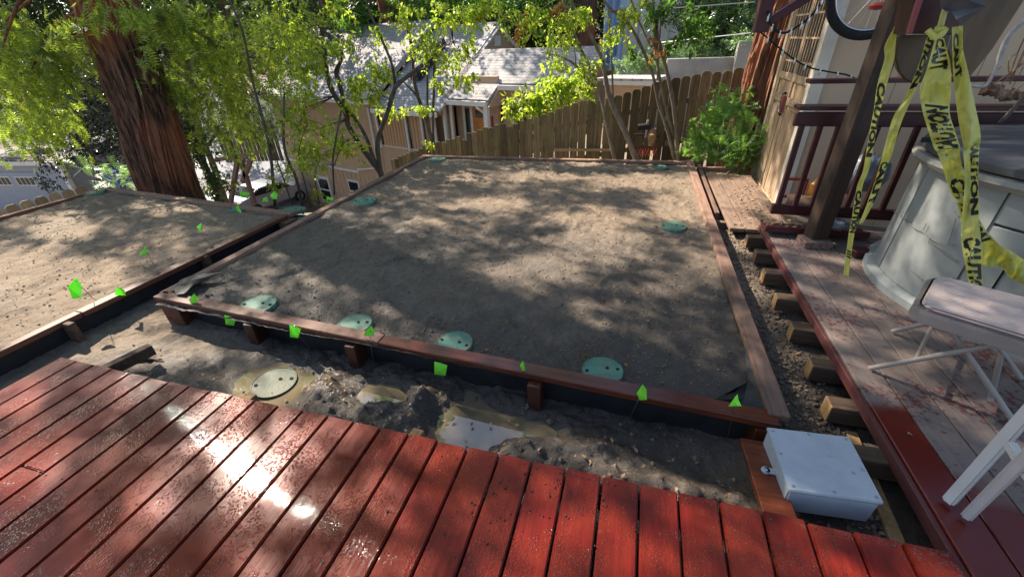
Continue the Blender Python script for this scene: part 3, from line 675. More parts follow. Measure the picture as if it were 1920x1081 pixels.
# ================================================================== DECKS
deck = thing('red_deck', 'wet red-stained plank deck in the foreground', 'deck', (-1, 0, -.04))
NB = 30; pitch = (1.152 + 3.125) / NB
plank = {}
x0 = -3.125
for i in range(NB):
    cx = x0 + pitch * (i + .5); w = pitch - .009
    if i == 5: segs = [(-1.2, .52), (.525, 1.085)]
    elif i == 12: segs = [(-1.2, -.2), (-.195, 1.092)]
    else: segs = [(-1.2, 1.088 + RND.uniform(-.004, .005))]
    for a, b in segs:
        key = (round(w, 4), round(b - a, 2))
        if key not in plank: plank[key] = MB().box((0, 0, 0), (w, b - a, .036)).mesh('board', M['deck'], bevel=.0045, seg=2, smooth=True)
        link('board', plank[key], deck, (cx, (a + b) / 2, -.018 + RND.uniform(-.0015, .0015)), (0, RND.uniform(-.006, .006), RND.uniform(-.0008, .0008)))
board('rim_joist', (x0, 1.066), (1.15, 1.066), .036, .13, M['joist'], deck, z=-.045)
scm = MB().lathe([(.0045, 0), (.0045, .0006), (.003, .0008), (.0001, .0002)], (0, 0, 0), 8).mesh('screw', M['dullscrew'])
for i in range(NB):
    for y in (1.066, .52):
        for dx in (-.045, .045): link('screw', scm, deck, (x0 + pitch * (i + .5) + dx + RND.uniform(-.006, .006), y + RND.uniform(-.006, .006), .0012))
for y in (.1, -.6): board('joist', (x0, y), (1.15, y), .04, .13, M['joist'], deck, z=-.045)
for px, py, lab in ((205, 672, None), (455, 738, None), (775, 803, None)):
    q = atz(px, py, -.05); box((q[0], 1.02 + .10 + (.10 if px < 300 else 0), -.12), (.06, .14 + (.2 if px < 300 else 0), .07), rz=-.25 if px < 300 else -.1).build('joist', M['endgrain'] if px > 300 else M['joist'], deck, bevel=.004)

deck2 = thing('side_deck', 'worn maroon plank walkway beside the hot tub', 'deck', (2.4, 2.4, -.04))
XR = 1.172
def wet_board(me_verts): pass
for i in range(22):
    w = .138; cx = XR + .145 * i + w / 2; 
    ys_ = np.linspace(-.8, 4.0, 97); xx = np.array([-w / 2, -w / 2 + .003, w / 2 - .003, w / 2]); V = []; wv = []
    for y in ys_:
        for j, x in enumerate(xx): V.append((cx + x, y, -.004 if j in (0, 3) else 0.0))
    n = len(ys_); Fc = [(k * 4 + j, k * 4 + j + 1, (k + 1) * 4 + j + 1, (k + 1) * 4 + j) for k in range(n - 1) for j in range(3)]
    V = np.array(V); b0 = len(V); low = V[[j for k in range(n) for j in (k * 4, k * 4 + 3)]].copy(); low[:, 2] = -.036
    Fc += [(k * 4, (k + 1) * 4, b0 + 2 * (k + 1), b0 + 2 * k) for k in range(n - 1)] + [(k * 4 + 3, b0 + 2 * k + 1, b0 + 2 * (k + 1) + 1, (k + 1) * 4 + 3) for k in range(n - 1)]
    Fc += [(4 * (n - 1), 4 * (n - 1) + 1, 4 * (n - 1) + 2, 4 * (n - 1) + 3, b0 + 2 * n - 1, b0 + 2 * n - 2)]
    VV = np.vstack([V, low])
    edge = 1.75 if i == 0 else (1.5 if i == 1 else 1.02)
    wet = smooth(edge + .03, edge - .03, VV[:, 1] + .16 * fbm(VV[:, 0], VV[:, 1], 12, 4, 80 + i) + (.45 * (VV[:, 0] - XR) if i == 1 else 0)) * (1 if i < 2 else .0)
    MB().add(VV, Fc).build('board', M['worn'], deck2, attrs={'wet': wet, 'sheen': wet * 0})
fas = MB().box((XR - .012, 1.62, -.040), (.02, 4.8, .055)).build('edge_trim', M['maroonedge'], deck2, bevel=.002)
JY = [3.85, 3.53, 3.18, 2.80, 2.44, 2.10, 1.81, 1.52, 1.30]
jm = MB().box((0, 0, 0), (.62, .085, .10)).mesh('joist', M['joist'], bevel=.004)
em = MB().box((0, 0, 0), (.006, .080, .094)).mesh('cut_end', M['endgrain'], bevel=.001)
for y in JY[:-1]:
    o = link('joist', jm, deck2, (1.045 + .31 + RND.uniform(-.01, .01), y, -.108), (0, 0, RND.uniform(-.05, .02)))
    e = link('cut_end', em, None); e.parent = o; e.location = (-.3125, 0, 0)
board('ground_sill', (1.145, 1.75), (1.10, .98), .05, .05, M['endgrain'], deck2, z=-.17)

# bare planks leading to the shed behind the rail
walk = thing('plank_walkway', 'bare weathered planks lying before the shed door', 'walkway', (1.2, 5.2, -.15))
for k in range(4):
    board('plank', (1.00 + .135 * k, 4.08), (.98 + .135 * k, 6.05 - .03 * k), .128, .036, M['path'], walk, z=-.09)
board('plank', (.86, 4.4), (.86, 6.3), .04, .12, M['frame_dusty'], walk, z=-.06)
board('plank', (.82, 6.12), (1.45, 6.20), .06, .09, M['frame_dusty'], walk, z=-.05)
for y in (4.35, 4.75, 5.2): board('plank', (.80, y), (1.0, y), .07, .08, M['path'], walk, z=-.13)

# loose red board lying from the deck to the big bed, grey box on it
lb_ = MB().bar((.667, 1.07, -.06), (.655, 1.50, -.10), .115, .03).build('loose_board', M['frame_wet'], None, bevel=.003); tag(lb_, 'bare orange-red board lying flat under the edge of the grey box', 'board')

eb = thing('junction_box', 'grey plastic electrical junction box with screwed lid', 'electrical box', (.86, 1.38, -.1))
c = [atz(x, y, .01) for x, y in ((1438, 800), (1592, 818), (1658, 942), (1480, 918))]
c = np.array(c); ctr = c.mean(0)
def shrink(p, k): return ctr + (p - ctr) * k
bd = MB(); lo = shrink(c, .965); lo[:, 2] = -.125; hi = shrink(c, .975); hi[:, 2] = -.004
bd.add(np.vstack([lo[[0, 3, 2, 1]], hi[[0, 3, 2, 1]]]), [(3, 2, 1, 0), (4, 5, 6, 7), (0, 1, 5, 4), (1, 2, 6, 5), (2, 3, 7, 6), (3, 0, 4, 7)]); bd.build('body', M['boxgrey'], eb, bevel=.006, seg=2, smooth=True)
ld = MB(); a_ = c.copy(); a_[:, 2] = -.003; b_ = c.copy(); b_[:, 2] = .011
ld.add(np.vstack([a_[[0, 3, 2, 1]], b_[[0, 3, 2, 1]]]), [(3, 2, 1, 0), (4, 5, 6, 7), (0, 1, 5, 4), (1, 2, 6, 5), (2, 3, 7, 6), (3, 0, 4, 7)]); ld.build('lid', M['boxgrey'], eb, bevel=.003, seg=2, smooth=True)
for u, v in ((.06, .06), (.5, .05), (.94, .06), (.95, .55), (.06, .94), (.5, .95), (.94, .94), (.05, .45), (.82, .62)):
    q = lerp(lerp(c[0], c[1], u), lerp(c[3], c[2], u), v); MB().lathe([(.005, 0), (.005, .0025), (.0001, .0035)], (q[0], q[1], .0112), 10).build('screw', M['screw'], eb, smooth=True)
for (px, py) in ((1443, 882),):
    q = atz(px, py, -.05); tb = MB().box((0, 0, 0), (.05, .028, .008)).lathe([(.017, -.004), (.017, .004), (.006, .004), (.006, -.004)], (-.022, 0, 0), 16)
    link('mounting_lug', tb.mesh('mounting_lug', M['boxgrey'], bevel=.001), eb, (q[0] + .012, q[1] + .008, -.06))
MB().tube([(.93, 1.30, -.12), (.93, 1.29, -.32)], .02, 12).build('conduit', M['boxgrey'], eb, smooth=True)

# root in the mud by the deck corner
rt = MB().tube(spl([atz(225, 685, -.2), atz(250, 675, -.19), atz(280, 673, -.20), atz(308, 680, -.23)], 5), .012, 8, wob=.3).build('root', M['joist'], None, smooth='all'); tag(rt, 'dark curved root sticking out of the mud behind the deck corner', 'root')

# fallen leaves, chips and clods
def debris(name, spots, mat, size, label=None):
    mb = MB(); pos = []; dr = []
    for (x, y, z) in spots: pos.append((x, y, z)); a = RND.uniform(0, 6.28); dr.append((math.cos(a), math.sin(a), .15))
    scatter(mb, LEAF, pos, dr, size * (1 + .5 * NR.random(len(pos))), .35); o = build_tri(mb, name, mat); o['kind'] = 'stuff'
    if label: tag(o, label, 'debris')
    return o
sp = []
for k in range(240):
    x = RND.uniform(-3.2, .65); y = RND.uniform(1.8, 6.0); sp.append((x, y, float(soil_z1(x, y)) + .003))
for k in range(60):
    x = RND.uniform(-6.8, -3.9); y = RND.uniform(.5, 3.3); sp.append((x, y, float(soil_z2(x, y)) + .004))
debris('leaf_litter', sp, M['chip'], .018, 'tiny brown chips and leaf bits scattered over the bed soil')
sp = []
for k in range(420):
    x = RND.uniform(.8, 1.14); y = RND.uniform(1.1, 6.0); sp.append((x, y, float(ground_z(x, y)) + .004))
for k in range(140):
    x = RND.uniform(-3.2, 1.1); y = RND.uniform(1.12, 1.5); sp.append((x, y, max(-.255, float(ground_z(x, y))) + .004))
debris('wood_chips', sp, M['chip'], .022, 'small wood chips and twigs in the dirt strip beside the walkway')
mb = MB(); 
for k in range(760):
    if k < 560: x = RND.uniform(.8, 1.13); y = RND.uniform(1.12, 6.0)
    else: x = RND.uniform(-2.2, 1.0); y = RND.uniform(1.13, 1.62)
    z = float(ground_z(x, y)); s_ = RND.choice((.004, .006, .008, .013)) * RND.uniform(.7, 1.3)
    v = np.array([(1, 0, 0), (0, 1, 0), (-1, 0, 0), (0, -1, 0), (0, 0, 1), (0, 0, -1)], float) * s_ * (1 + .5 * NR.random((6, 1))) + (x, y, z + s_ * .3)
    mb.add(v, [(0, 1, 4), (1, 2, 4), (2, 3, 4), (3, 0, 4), (1, 0, 5), (2, 1, 5), (3, 2, 5), (0, 3, 5)])
cl = mb.build('clods', M['mud'], None); cl['kind'] = 'stuff'; tag(cl, 'small clods of earth lying in the dirt strips', 'clods')
def fast_clods(name, n, fx, zf, smin, smax, mat, label):
    xy = np.array([fx() for _ in range(n)]); z = zf(xy[:, 0], xy[:, 1]); s_ = smin + (smax - smin) * NR.random(n) ** 3
    o8 = np.array([(1, 0, 0), (0, 1, 0), (-1, 0, 0), (0, -1, 0), (0, 0, .8), (0, 0, -.8)], float); V = o8[None] * s_[:, None, None] * (.7 + .7 * NR.random((n, 6, 1))) + np.stack([xy[:, 0], xy[:, 1], z + s_ * .25], 1)[:, None]
    f = np.array([(0, 1, 4), (1, 2, 4), (2, 3, 4), (3, 0, 4), (1, 0, 5), (2, 1, 5), (3, 2, 5), (0, 3, 5)]); mb = MB(); mb.v = [V.reshape(-1, 3)]; mb.n = 6 * n; mb.tri = [(f[None] + (np.arange(n) * 6)[:, None, None]).reshape(-1, 3)]
    o = build_tri(mb, name, mat); o['kind'] = 'stuff'; return tag(o, label, 'clods')
fast_clods('soil_crumbs', 9000, lambda: (RND.uniform(-3.2, .65), 1.75 + 4.4 * RND.random() ** 1.4), soil_z1, .002, .010, M['soil'], 'loose crumbs of soil scattered over the large bed')
fast_clods('soil_crumbs', 3000, lambda: (RND.uniform(-6.8, -3.8), RND.uniform(0, 3.5)), soil_z2, .003, .010, M['soil'], 'loose crumbs of soil scattered over the narrower bed')
fast_clods('soil_crumbs', 6000, lambda: (RND.uniform(.79, 1.14), RND.uniform(1.1, 6.2)), ground_z, .003, .016, M['mud'], 'lumpy crumbs filling the dirt strip beside the walkway')
sp = []
for k in range(70):
    x = RND.uniform(-3.1, .6); y = 1.75 + 4.3 * RND.random(); sp.append((x, y, float(soil_z1(x, y)) + .008))
debris('fallen_leaves', sp, M['deadleaf'], .030, 'scattered dry brown leaves lying on the large bed')
sp = [(RND.uniform(1.0, 1.5), RND.uniform(4.1, 6.0), -.084) for k in range(170)]
debris('fallen_leaves', sp, M['chip'], .030, 'dry leaves and chips littering the plank walkway before the shed')
sp = [(RND.uniform(1.2, 2.6), RND.uniform(1.2, 3.8), .004) for k in range(60)]
debris('fallen_leaves', sp, M['chip'], .016, 'small leaf bits on the worn walkway beside the tub')
def splash():
    p = atz(RND.gauss(1010, 110), RND.gauss(930, 50), 0); return (min(p[0], 1.1), min(p[1], 1.06))
fast_clods('mud_splash', 170, splash, lambda x, y: x * 0 + .0005, .0012, .006, M['darkmud'], 'specks of mud splashed on the middle boards of the red deck')
# yellow straw patch beside the lid
mb = MB(); pos = []; dr = []
cst = P(1100, 658)
for k in range(170):
    a = RND.uniform(0, 6.28); r = abs(RND.gauss(0, .07)); x = cst[0] + r * math.cos(a); y = cst[1] + r * math.sin(a); pos.append((x, y, float(soil_z1(x, y)) + .003)); dr.append((RND.uniform(-1, 1), RND.uniform(-1, 1), .05))
scatter(mb, proto_leaf(.12), pos, dr, .022, .3); o = build_tri(mb, 'straw', M['fencepale']); o['kind'] = 'stuff'; tag(o, 'small patch of yellow straw behind the green lid', 'straw')

# ================================================================== MARKER FLAGS
FL = [ # px, py centre, half-width, half-height, plane ('y' or 'x', value), foot px, shape, label
    ((142, 540), 12, 20, ('x', -3.64), (215, 575), 0, 'tallest lime flag, folded double, beside the narrower bed'),
    ((225, 545), 11, 9, ('x', -3.58), (245, 580), 1, 'wide lime flag against the black liner of the narrower bed'),
    ((270, 470), 9, 9, ('x', -3.80), (300, 500), 2, 'lime flag standing alone at the middle of the narrower bed board'),
    ((374, 427), 6, 9, ('x', -3.80), (380, 440), 3, 'thin lime flag at the narrower bed, before the redwood trunk'),
    ((447, 391), 5, 9, ('x', -3.9), (448, 402), 3, 'small lime flag in front of the green lid at the bed corner'),
    ((458, 364), 8, 7, ('y', 3.7), (470, 375), 1, 'lime flag beside the parked car, pointing down'),
    ((497, 374), 6, 6, ('y', 3.75), (497, 384), 2, 'small lime flag low behind the back board, under the pointed one'),
    ((514, 366), 6, 8, ('y', 3.75), (516, 382), 0, 'pointed lime flag nearest the bed corner post'),
    ((618, 372), 6, 4, ('y', 4.2), (618, 382), 1, 'small flat lime flag below the white basement window'),
    ((363, 561), 6, 11, ('y', 1.79), (378, 600), 0, 'narrow lime flag at the cloth-wrapped corner of the large bed'),
    ((431, 599), 9, 11, ('y', 1.74), (450, 620), 1, 'lime flag next to the wrapped corner, before the first lid'),
    ((552, 620), 9, 14, ('y', 1.68), (584, 655), 1, 'tall lime flag between the first two lids, above a red post'),
    ((692, 621), 11, 11, ('y', 1.70), (700, 680), 2, 'lime flag overlapping the edge of the second green lid'),
    ((825, 689), 12, 15, ('y', 1.60), (838, 730), 1, 'large lime flag hanging over the puddle end of the board'),
    ((980, 687), 6, 13, ('y', 1.64), (985, 715), 3, 'thin upright lime flag on the purple-shining board'),
    ((1204, 735), 10, 15, ('y', 1.53), (1180, 785), 0, 'lime flag near the straw-side lid with a leaning wire'),
    ((1378, 751), 12, 13, ('y', 1.57), (1364, 822), 2, 'lime flag closest to the grey electrical box')]
for (cx, cy), hw, hh, (ax, val), foot, shp, lab in FL:
    fn = aty if ax == 'y' else atx
    c = fn(cx, cy, val); ex = fn(cx + hw, cy, val) - c; ey = fn(cx, cy - hh, val) - c
    t = thing('marker_flag', lab, 'marker flag', c, 'lime marker flags')
    nrm = np.cross(ex, ey); nrm /= np.linalg.norm(nrm) + 1e-9; dpt = np.linalg.norm(ex) * .55
    if nrm[1] > 0: nrm = -nrm
    shapes = {0: [(-.5, -1), (-1, .1), (.1, 1), (.8, .2), (.9, -.9), (0, -.35)], 1: [(-.9, -.85), (-.7, 1), (.2, .55), (1, .1), (.9, -.95), (.1, -.1)],
              2: [(-1, -.8), (-.3, .4), (.4, 1), (.6, 0), (1, -.7), (.2, -.25)], 3: [(-.9, .2), (.3, 1), (.5, .2), (.8, -.95), (-.2, -.5), (.1, 0)]}[shp]
    bumps = [.0, .7, 0, -.6, .2, .9]
    V = [ex * a + ey * b + nrm * dpt * bumps[i] for i, (a, b) in enumerate(shapes)]
    V2 = [v - nrm * .0012 for v in V]
    fcs = [(0, 5, 1), (1, 5, 2), (2, 5, 3), (3, 5, 4), (4, 5, 0)]
    mb = MB(); mb.v.append(np.array(V + V2)); mb.n = 12; mb.f = fcs + [tuple(6 + k for k in f[::-1]) for f in fcs] + [(i, (i + 1) % 5, 6 + (i + 1) % 5, 6 + i) for i in range(5)]
    link('flag_sheet', mb.mesh('flag_sheet', M['flag']), t)
    ft = atz(*foot, -.24) if shp is not None else None
    if ft[1] > 3: ft = np.array([c[0] + .02, c[1] + .02, min(float(ground_z(c[0], c[1])), -.2)])
    if np.linalg.norm(ft[:2] - c[:2]) > .35: ft[:2] = c[:2] + (ft[:2] - c[:2]) * .35 / np.linalg.norm(ft[:2] - c[:2])
    MB().tube([c + ey * .7, c * .6 + ft * .4, ft], .0022, 5).build('wire', M['wire'], t)

# ================================================================== HOT TUB
tub = thing('hot_tub', 'grey round hot tub with dark vinyl cover', 'hot tub', (2.56, 3.02, 0))
tc = (2.56, 3.02, 0); TR = .86
MB().lathe([(TR + .055, 0), (TR + .055, .045), (TR + .03, .06), (TR, .065)], tc, 64).build('base_flange', M['tub'], tub, smooth=True)
def arc_panel(a0, a1, z0, z1, r0, r1, name, mat, th=.02, n=10, bevel=.003):
    V = []
    for j in range(n + 1):
        a = a0 + (a1 - a0) * j / n; c_, s_ = math.cos(a), math.sin(a)
        for r_, z_ in ((r0, z0), (r1, z1), (r1 - th, z1), (r0 - th, z0)): V.append((tc[0] + r_ * c_, tc[1] + r_ * s_, z_))
    F_ = [(4 * j + k, 4 * j + (k + 1) % 4, 4 * (j + 1) + (k + 1) % 4, 4 * (j + 1) + k) for j in range(n) for k in range(4)] + [(0, 1, 2, 3), (4 * n + 3, 4 * n + 2, 4 * n + 1, 4 * n)]
    return MB().add(V, F_).build(name, mat, tub, bevel=bevel, smooth=True)
MB().lathe([(TR - .03, .05), (TR - .03, .80)], tc, 64).build('core', M['tubgroove'], tub, smooth=True)
def ang(px, py, z): q = atz(px, py, z); return math.atan2(q[1] - tc[1], q[0] - tc[0]) % (2 * math.pi)
edges = [2.0, 2.62, 3.06, 3.14 + .42]
seam = ang(1632, 500, .06)
for a0, a1 in ((1.9, 2.5), (2.51, seam - .31), (seam - .30, seam - .012), (seam, seam + .62)):
    arc_panel(a0, a1, .065, .775, TR, TR - .02, 'side_panel', M['tub'])
# moulded stone-block pattern on the panel that faces the chair
a = seam + .632; rows = 4; zz = np.linspace(.065, .775, rows + 1)
while a < seam + 2.6:
    for r_ in range(rows):
        sh = -.17 if r_ % 2 else 0
        arc_panel(max(a + sh, seam + .632), a + sh + .33, zz[r_] + .006, zz[r_ + 1] - .006, TR + .004 - .02 * r_ / rows, TR + .004 - .02 * (r_ + 1) / rows, 'moulded_block', M['tub'], .02, 4, .005)
    a += .342
for k, (a0, z0, a1, z1) in enumerate(((seam + .42, .60, seam + .56, .57), (seam + .38, .40, seam + .58, .36), (seam + .33, .20, seam + .45, .18))):
    p = [(tc[0] + (TR + .001) * math.cos(a0 + (a1 - a0) * u), tc[1] + (TR + .001) * math.sin(a0 + (a1 - a0) * u), z0 + (z1 - z0) * u) for u in np.linspace(0, 1, 6)]
    MB().tube(p, .0035, 6).build('moulded_groove', M['coverrim'], tub)
# crack in the panel
cr = [(1657, 382), (1665, 390), (1676, 396), (1690, 405), (1703, 417), (1715, 428), (1730, 433), (1743, 446), (1760, 455), (1778, 458), (1792, 460)]
def on_tub(px, py):
    d = ray(px, py); o = np.array([0, 0, CAM_Z]); oc = o[:2] - np.array(tc[:2]); A = d[:2] @ d[:2]; B = 2 * oc @ d[:2]; C_ = oc @ oc - (TR + .0025) ** 2
    dd = B * B - 4 * A * C_
    if dd < 0: return None
    return o + d * ((-B - math.sqrt(dd)) / (2 * A))
for path in (cr, [(1665, 390), (1668, 400)], [(1690, 405), (1694, 395)], [(1730, 433), (1737, 418)], [(1778, 458), (1786, 432), (1792, 410)], [(1743, 446), (1741, 456)]):
    pp = [on_tub(*q) for q in path]; pp = [q for q in pp if q is not None]
    if len(pp) > 1: MB().tube(pp, .0022, 5).build('crack', M['coverrim'], tub)
MB().lathe([(TR - .05, .77), (TR + .035, .775), (TR + .05, .80), (TR + .035, .825), (TR - .05, .83)], tc, 72).build('rim', M['coverrim'], tub, smooth=True)
MB().lathe([(TR - .02, .83), (TR + .015, .84), (TR + .015, .875), (TR - .04, .895), (TR * .6, .925), (.001, .935)], tc, 72).build('cover', M['cover'], tub, smooth=True)
MB().box((2.56, 3.02, .937), (.03, 1.5, .012)).build('cover_seam', M['coverrim'], tub, bevel=.004)
hd = aty(1745, 262, 3.2); MB().box(hd, (.09, .02, .03)).build('strap_clip', M['rubber'], tub, bevel=.004)

# ================================================================== RAILING AND POST
rail = thing('deck_railing', 'dark maroon deck railing with double top rail', 'railing', (1.2, 3.93, 0))
yR = 3.92
def hbar(x0, x1, z, h, d, name='rail', mat='maroon', y=yR): return box(((x0 + x1) / 2, y, z), (x1 - x0, d, h)).build(name, M[mat], rail, bevel=.004)
hbar(1.15, 4.6, .985, .03, .14, 'cap_rail'); hbar(1.16, 4.6, .90, .10, .04, 'top_rail')
hbar(1.19, 4.6, 1.16, .03, .10, 'upper_cap_rail', y=yR + .05)
hbar(1.18, 4.6, .175, .085, .045, 'bottom_rail')
bm_ = MB().box((0, 0, 0), (.036, .036, .66)).mesh('baluster', M['maroon'], bevel=.003)
for k in range(22): link('baluster', bm_, rail, (1.225 + .125 * k, yR - .002, .535))
tr_ = MB().box((1.5, yR - .10, .045), (.75, .16, .02)).box((1.5, yR - .185, .06), (.75, .02, .05)).build('litter_tray', M['maroon'], rail, bevel=.003)
mb = MB(); pos = [(RND.uniform(1.14, 1.86), yR - RND.uniform(.03, .17), .06) for k in range(160)]
scatter(mb, LEAF, pos, [(RND.uniform(-1, 1), RND.uniform(-1, 1), .2) for k in pos], .03, .5); o = build_tri(mb, 'dry_leaves', M['chip'], rail); o['kind'] = 'stuff'

pst = thing('pergola_post', 'rough dark brown wooden post standing on the walkway', 'post', (1.46, 3.64, 0))
pm = MB().box((1.47, 3.64, 1.45), (.125, .125, 2.8), rz=.25).build('post', M['post'], pst, bevel=.006)
MB().box((1.46, 3.60, .028), (.20, .17, .055), rz=.1).build('foot_block', M['worn'], pst, bevel=.005, attrs={'wet': np.zeros(24)[:0] if False else None} if False else None)
b2 = box((1.72, 3.45, .03), (.13, .10, .05), rz=.2).build('wood_block', M['maroon'], None, bevel=.004); tag(b2, 'small maroon block on the walkway against the hot tub base', 'block')

pg = thing('pergola_beam', 'maroon pergola beam end with diagonal brace above the fence', 'beam', (.75, 3.6, 1.5))
q1 = aty(1418, 60, 3.6)
box((q1[0] + .02, 3.6, q1[2] + .62), (.085, .085, 1.25)).build('hanging_post', M['maroon'], pg, bevel=.004)
MB().bar((q1[0] + .06, 3.6, q1[2] + .05), (q1[0] + .95, 3.6, q1[2] + .66), .05, .075, up=(0, 1, 0)).build('brace', M['maroon'], pg, bevel=.004)
box((q1[0] + 1.2, 3.6, q1[2] + 1.3), (3.2, .09, .14)).build('beam', M['maroon'], pg, bevel=.004)

bm2 = thing('overhead_bench_frame', 'maroon plank end hanging above the tape knot', 'beam', (1.3, 2.6, 1.5))
def px_prism(pp, Y, depth, name, mat, parent):
    pts = [aty(x, y, Y) for x, y in pp]; mbb = MB().prism(pts, depth, (0, 1, 0)); return mbb.build(name, mat, parent, bevel=.003)
px_prism([(1700, 64), (1724, -60), (1830, -60), (1800, 48), (1794, 64)], 2.62, .14, 'plank', M['maroon'], bm2)
px_prism([(1700, 64), (1711, 64), (1735, -10), (1722, -10)], 2.60, .015, 'edge_strip', M['pinkmaroon'], bm2)
MB().box(aty(1770, -90, 2.7), (.9, .2, .12)).build('cross_beam', M['maroon'], bm2, bevel=.004)
pd = MB(); pts = [(1686, 66)] + [(1728 + 46 * math.cos(a) , 118 + 40 * math.sin(a)) for a in np.linspace(math.pi, .05 * math.pi, 12)] + [(1790, 60), (1800, 30), (1700, 20)]
pts = [(1686, 66), (1679, 110), (1683, 130), (1695, 148), (1712, 157), (1730, 150), (1745, 140), (1772, 120), (1785, 64)]
o = MB().prism([aty(x, y, 2.80) for x, y in pts], .03, (0, 1, 0)).build('hanging_board', M['woodboard'], None, bevel=.006); tag(o, 'brown varnished board with rounded end hanging behind the yellow tape', 'board')
o = MB().prism([aty(x, y, 2.95) for x, y in ((1775, 30), (1765, 75), (1800, 155), (1815, 152), (1865, 90), (1930, -10), (1800, -40))], .05, (0, 1, 0)).build('brown_panel', M['woodboard'], None, bevel=.01); tag(o, 'large dark brown wooden panel leaning beside the rounded board', 'panel')
o = MB().prism([aty(x, y, 2.45 + d) for x, y, d in ((1762, -20, 0), (1765, 15, .05), (1776, 24, -.02), (1785, 21, .04), (1793, 36, -.03), (1803, 48, .02), (1822, 34, .05), (1849, 12, -.02), (1838, -4, .04), (1830, -25, 0))], .004, (0, 1, 0)).build('silver_sheet', M['foil'], None); tag(o, 'crumpled silver sheet stuck over the tape at the top', 'sheet')

# ================================================================== CAUTION TAPE
def dense(pts, n=6): return spl(np.array(pts, float), n)
def c6(L): return [(1560 + x / 3.603, y / 3.603) for x, y in L]
def c7(L): return [(1580 + x / 3.38, 280 + y / 3.38) for x, y in L]
def text_mesh(body):
    cu = bpy.data.curves.new('lettering', 'FONT'); cu.body = body; cu.size = 1.0; cu.extrude = 0.0; cu.offset = 0.06; cu.resolution_u = 2
    o = bpy.data.objects.new('tmp', cu); COL.objects.link(o); bpy.context.view_layer.update(); dg = bpy.context.evaluated_depsgraph_get()
    me = o.evaluated_get(dg).to_mesh(); bm = bmesh.new(); bm.from_mesh(me); o.evaluated_get(dg).to_mesh_clear(); bmesh.ops.triangulate(bm, faces=bm.faces[:])
    bmesh.ops.subdivide_edges(bm, edges=[e for e in bm.edges if e.calc_length() > .18], cuts=2, use_grid_fill=False); bmesh.ops.triangulate(bm, faces=bm.faces[:])
    V = np.array([v.co[:] for v in bm.verts]); F_ = [tuple(v.index for v in f.verts) for f in bm.faces]; bm.free(); bpy.data.objects.remove(o); return V, F_
TXT = {w: text_mesh(w) for w in ('CAUTION', 'CAUT', '///')}
def tape(label, Lp, Rp, Y, texts, amp=.012, seed=0, ybend=None):
    Lp = dense(Lp); Rp = dense(Rp); n = min(len(Lp), len(Rp)); Lp = Lp[:n]; Rp = Rp[:n]; t = thing('caution_tape', label, 'caution tape', aty(*Lp[0], Y), 'yellow caution tape strips')
    m = 7; G = np.zeros((n, m, 3))
    for i in range(n):
        yy = Y + (ybend[0] + (ybend[1] - ybend[0]) * i / (n - 1) if ybend is not None else 0)
        for j in range(m):
            u = j / (m - 1); p = lerp(Lp[i], Rp[i], u); w = np.linalg.norm(Lp[i] - Rp[i])
            y_ = yy + amp * (math.sin(u * 5.2 + i * .21 + seed) + .6 * math.sin(i * .9 + u * 3 + seed * 2) + .9 * (float(vnoise(u * 4 + seed * 9, i * .55, seed)) - .5) * 2) * min(1, w / 25)
            G[i, j] = aty(p[0], p[1], y_)
    F_ = [(i * m + j, i * m + j + 1, (i + 1) * m + j + 1, (i + 1) * m + j) for i in range(n - 1) for j in range(m - 1)]
    V = G.reshape(-1, 3); bk = V + np.array([0, .0012, 0]); K = len(V)
    MB().add(np.vstack([V, bk]), F_ + [tuple(K + q for q in f[::-1]) for f in F_]).build('tape_film', M['tape'], t, smooth='all')
    def at(u, v):
        i = min(max(u, 0), .9999) * (n - 1); j = min(max(v, 0), .9999) * (m - 1); i0, j0 = int(i), int(j); fi, fj = i - i0, j - j0
        return (G[i0, j0] * (1 - fi) + G[i0 + 1, j0] * fi) * (1 - fj) + (G[i0, j0 + 1] * (1 - fi) + G[i0 + 1, j0 + 1] * fi) * fj
    for word, u0, u1, v0, v1 in texts:
        TV, TF = TXT[word]; mn, mx = TV.min(0), TV.max(0)
        W = []
        for q in TV:
            a = (q[0] - mn[0]) / (mx[0] - mn[0]); b = (q[1] - mn[1]) / (mx[1] - mn[1]); W.append(at(u0 + (u1 - u0) * a, v0 + (v1 - v0) * b) + np.array([0, -.0022, .0]))
        MB().add(W, TF).build('lettering', M['ink'], t)
    return t
tape('long straight strip of yellow caution tape hanging nearest the post down to the walkway',
     c6([(520, -60), (520, 0), (430, 170), (357, 310), (355, 400), (310, 560), (280, 760), (245, 940)]) + c7([(130, 130), (90, 240), (60, 430), (35, 560), (5, 795)]),
     c6([(600, -60), (590, 0), (510, 130), (440, 230), (420, 400), (365, 590), (320, 780), (290, 940)]) + c7([(165, 130), (125, 240), (100, 430), (70, 560), (38, 800)]), 2.75,
     [('CAUTION', .41, .63, .0, 1.), ('CAUTION', .76, .90, .0, 1.), ('CAUT', .11, .19, .0, 1.), ('///', .945, .965, .1, .9)], .008, 1)
tape('slanting strip of yellow caution tape from the knot, ending above the walkway',
     c6([(745, 60), (690, 230), (640, 262), (600, 400), (500, 650), (420, 780), (380, 900), (340, 1050)]) + c7([(230, 120), (160, 330), (103, 470)]),
     c6([(785, 70), (740, 230), (695, 270), (625, 440), (560, 620), (480, 800), (430, 950), (400, 1060)]) + c7([(280, 110), (215, 300), (130, 465)]), 2.55,
     [('CAUTION', .08, .38, .02, .98), ('CAUT', .76, .92, .02, .98)], .010, 2)
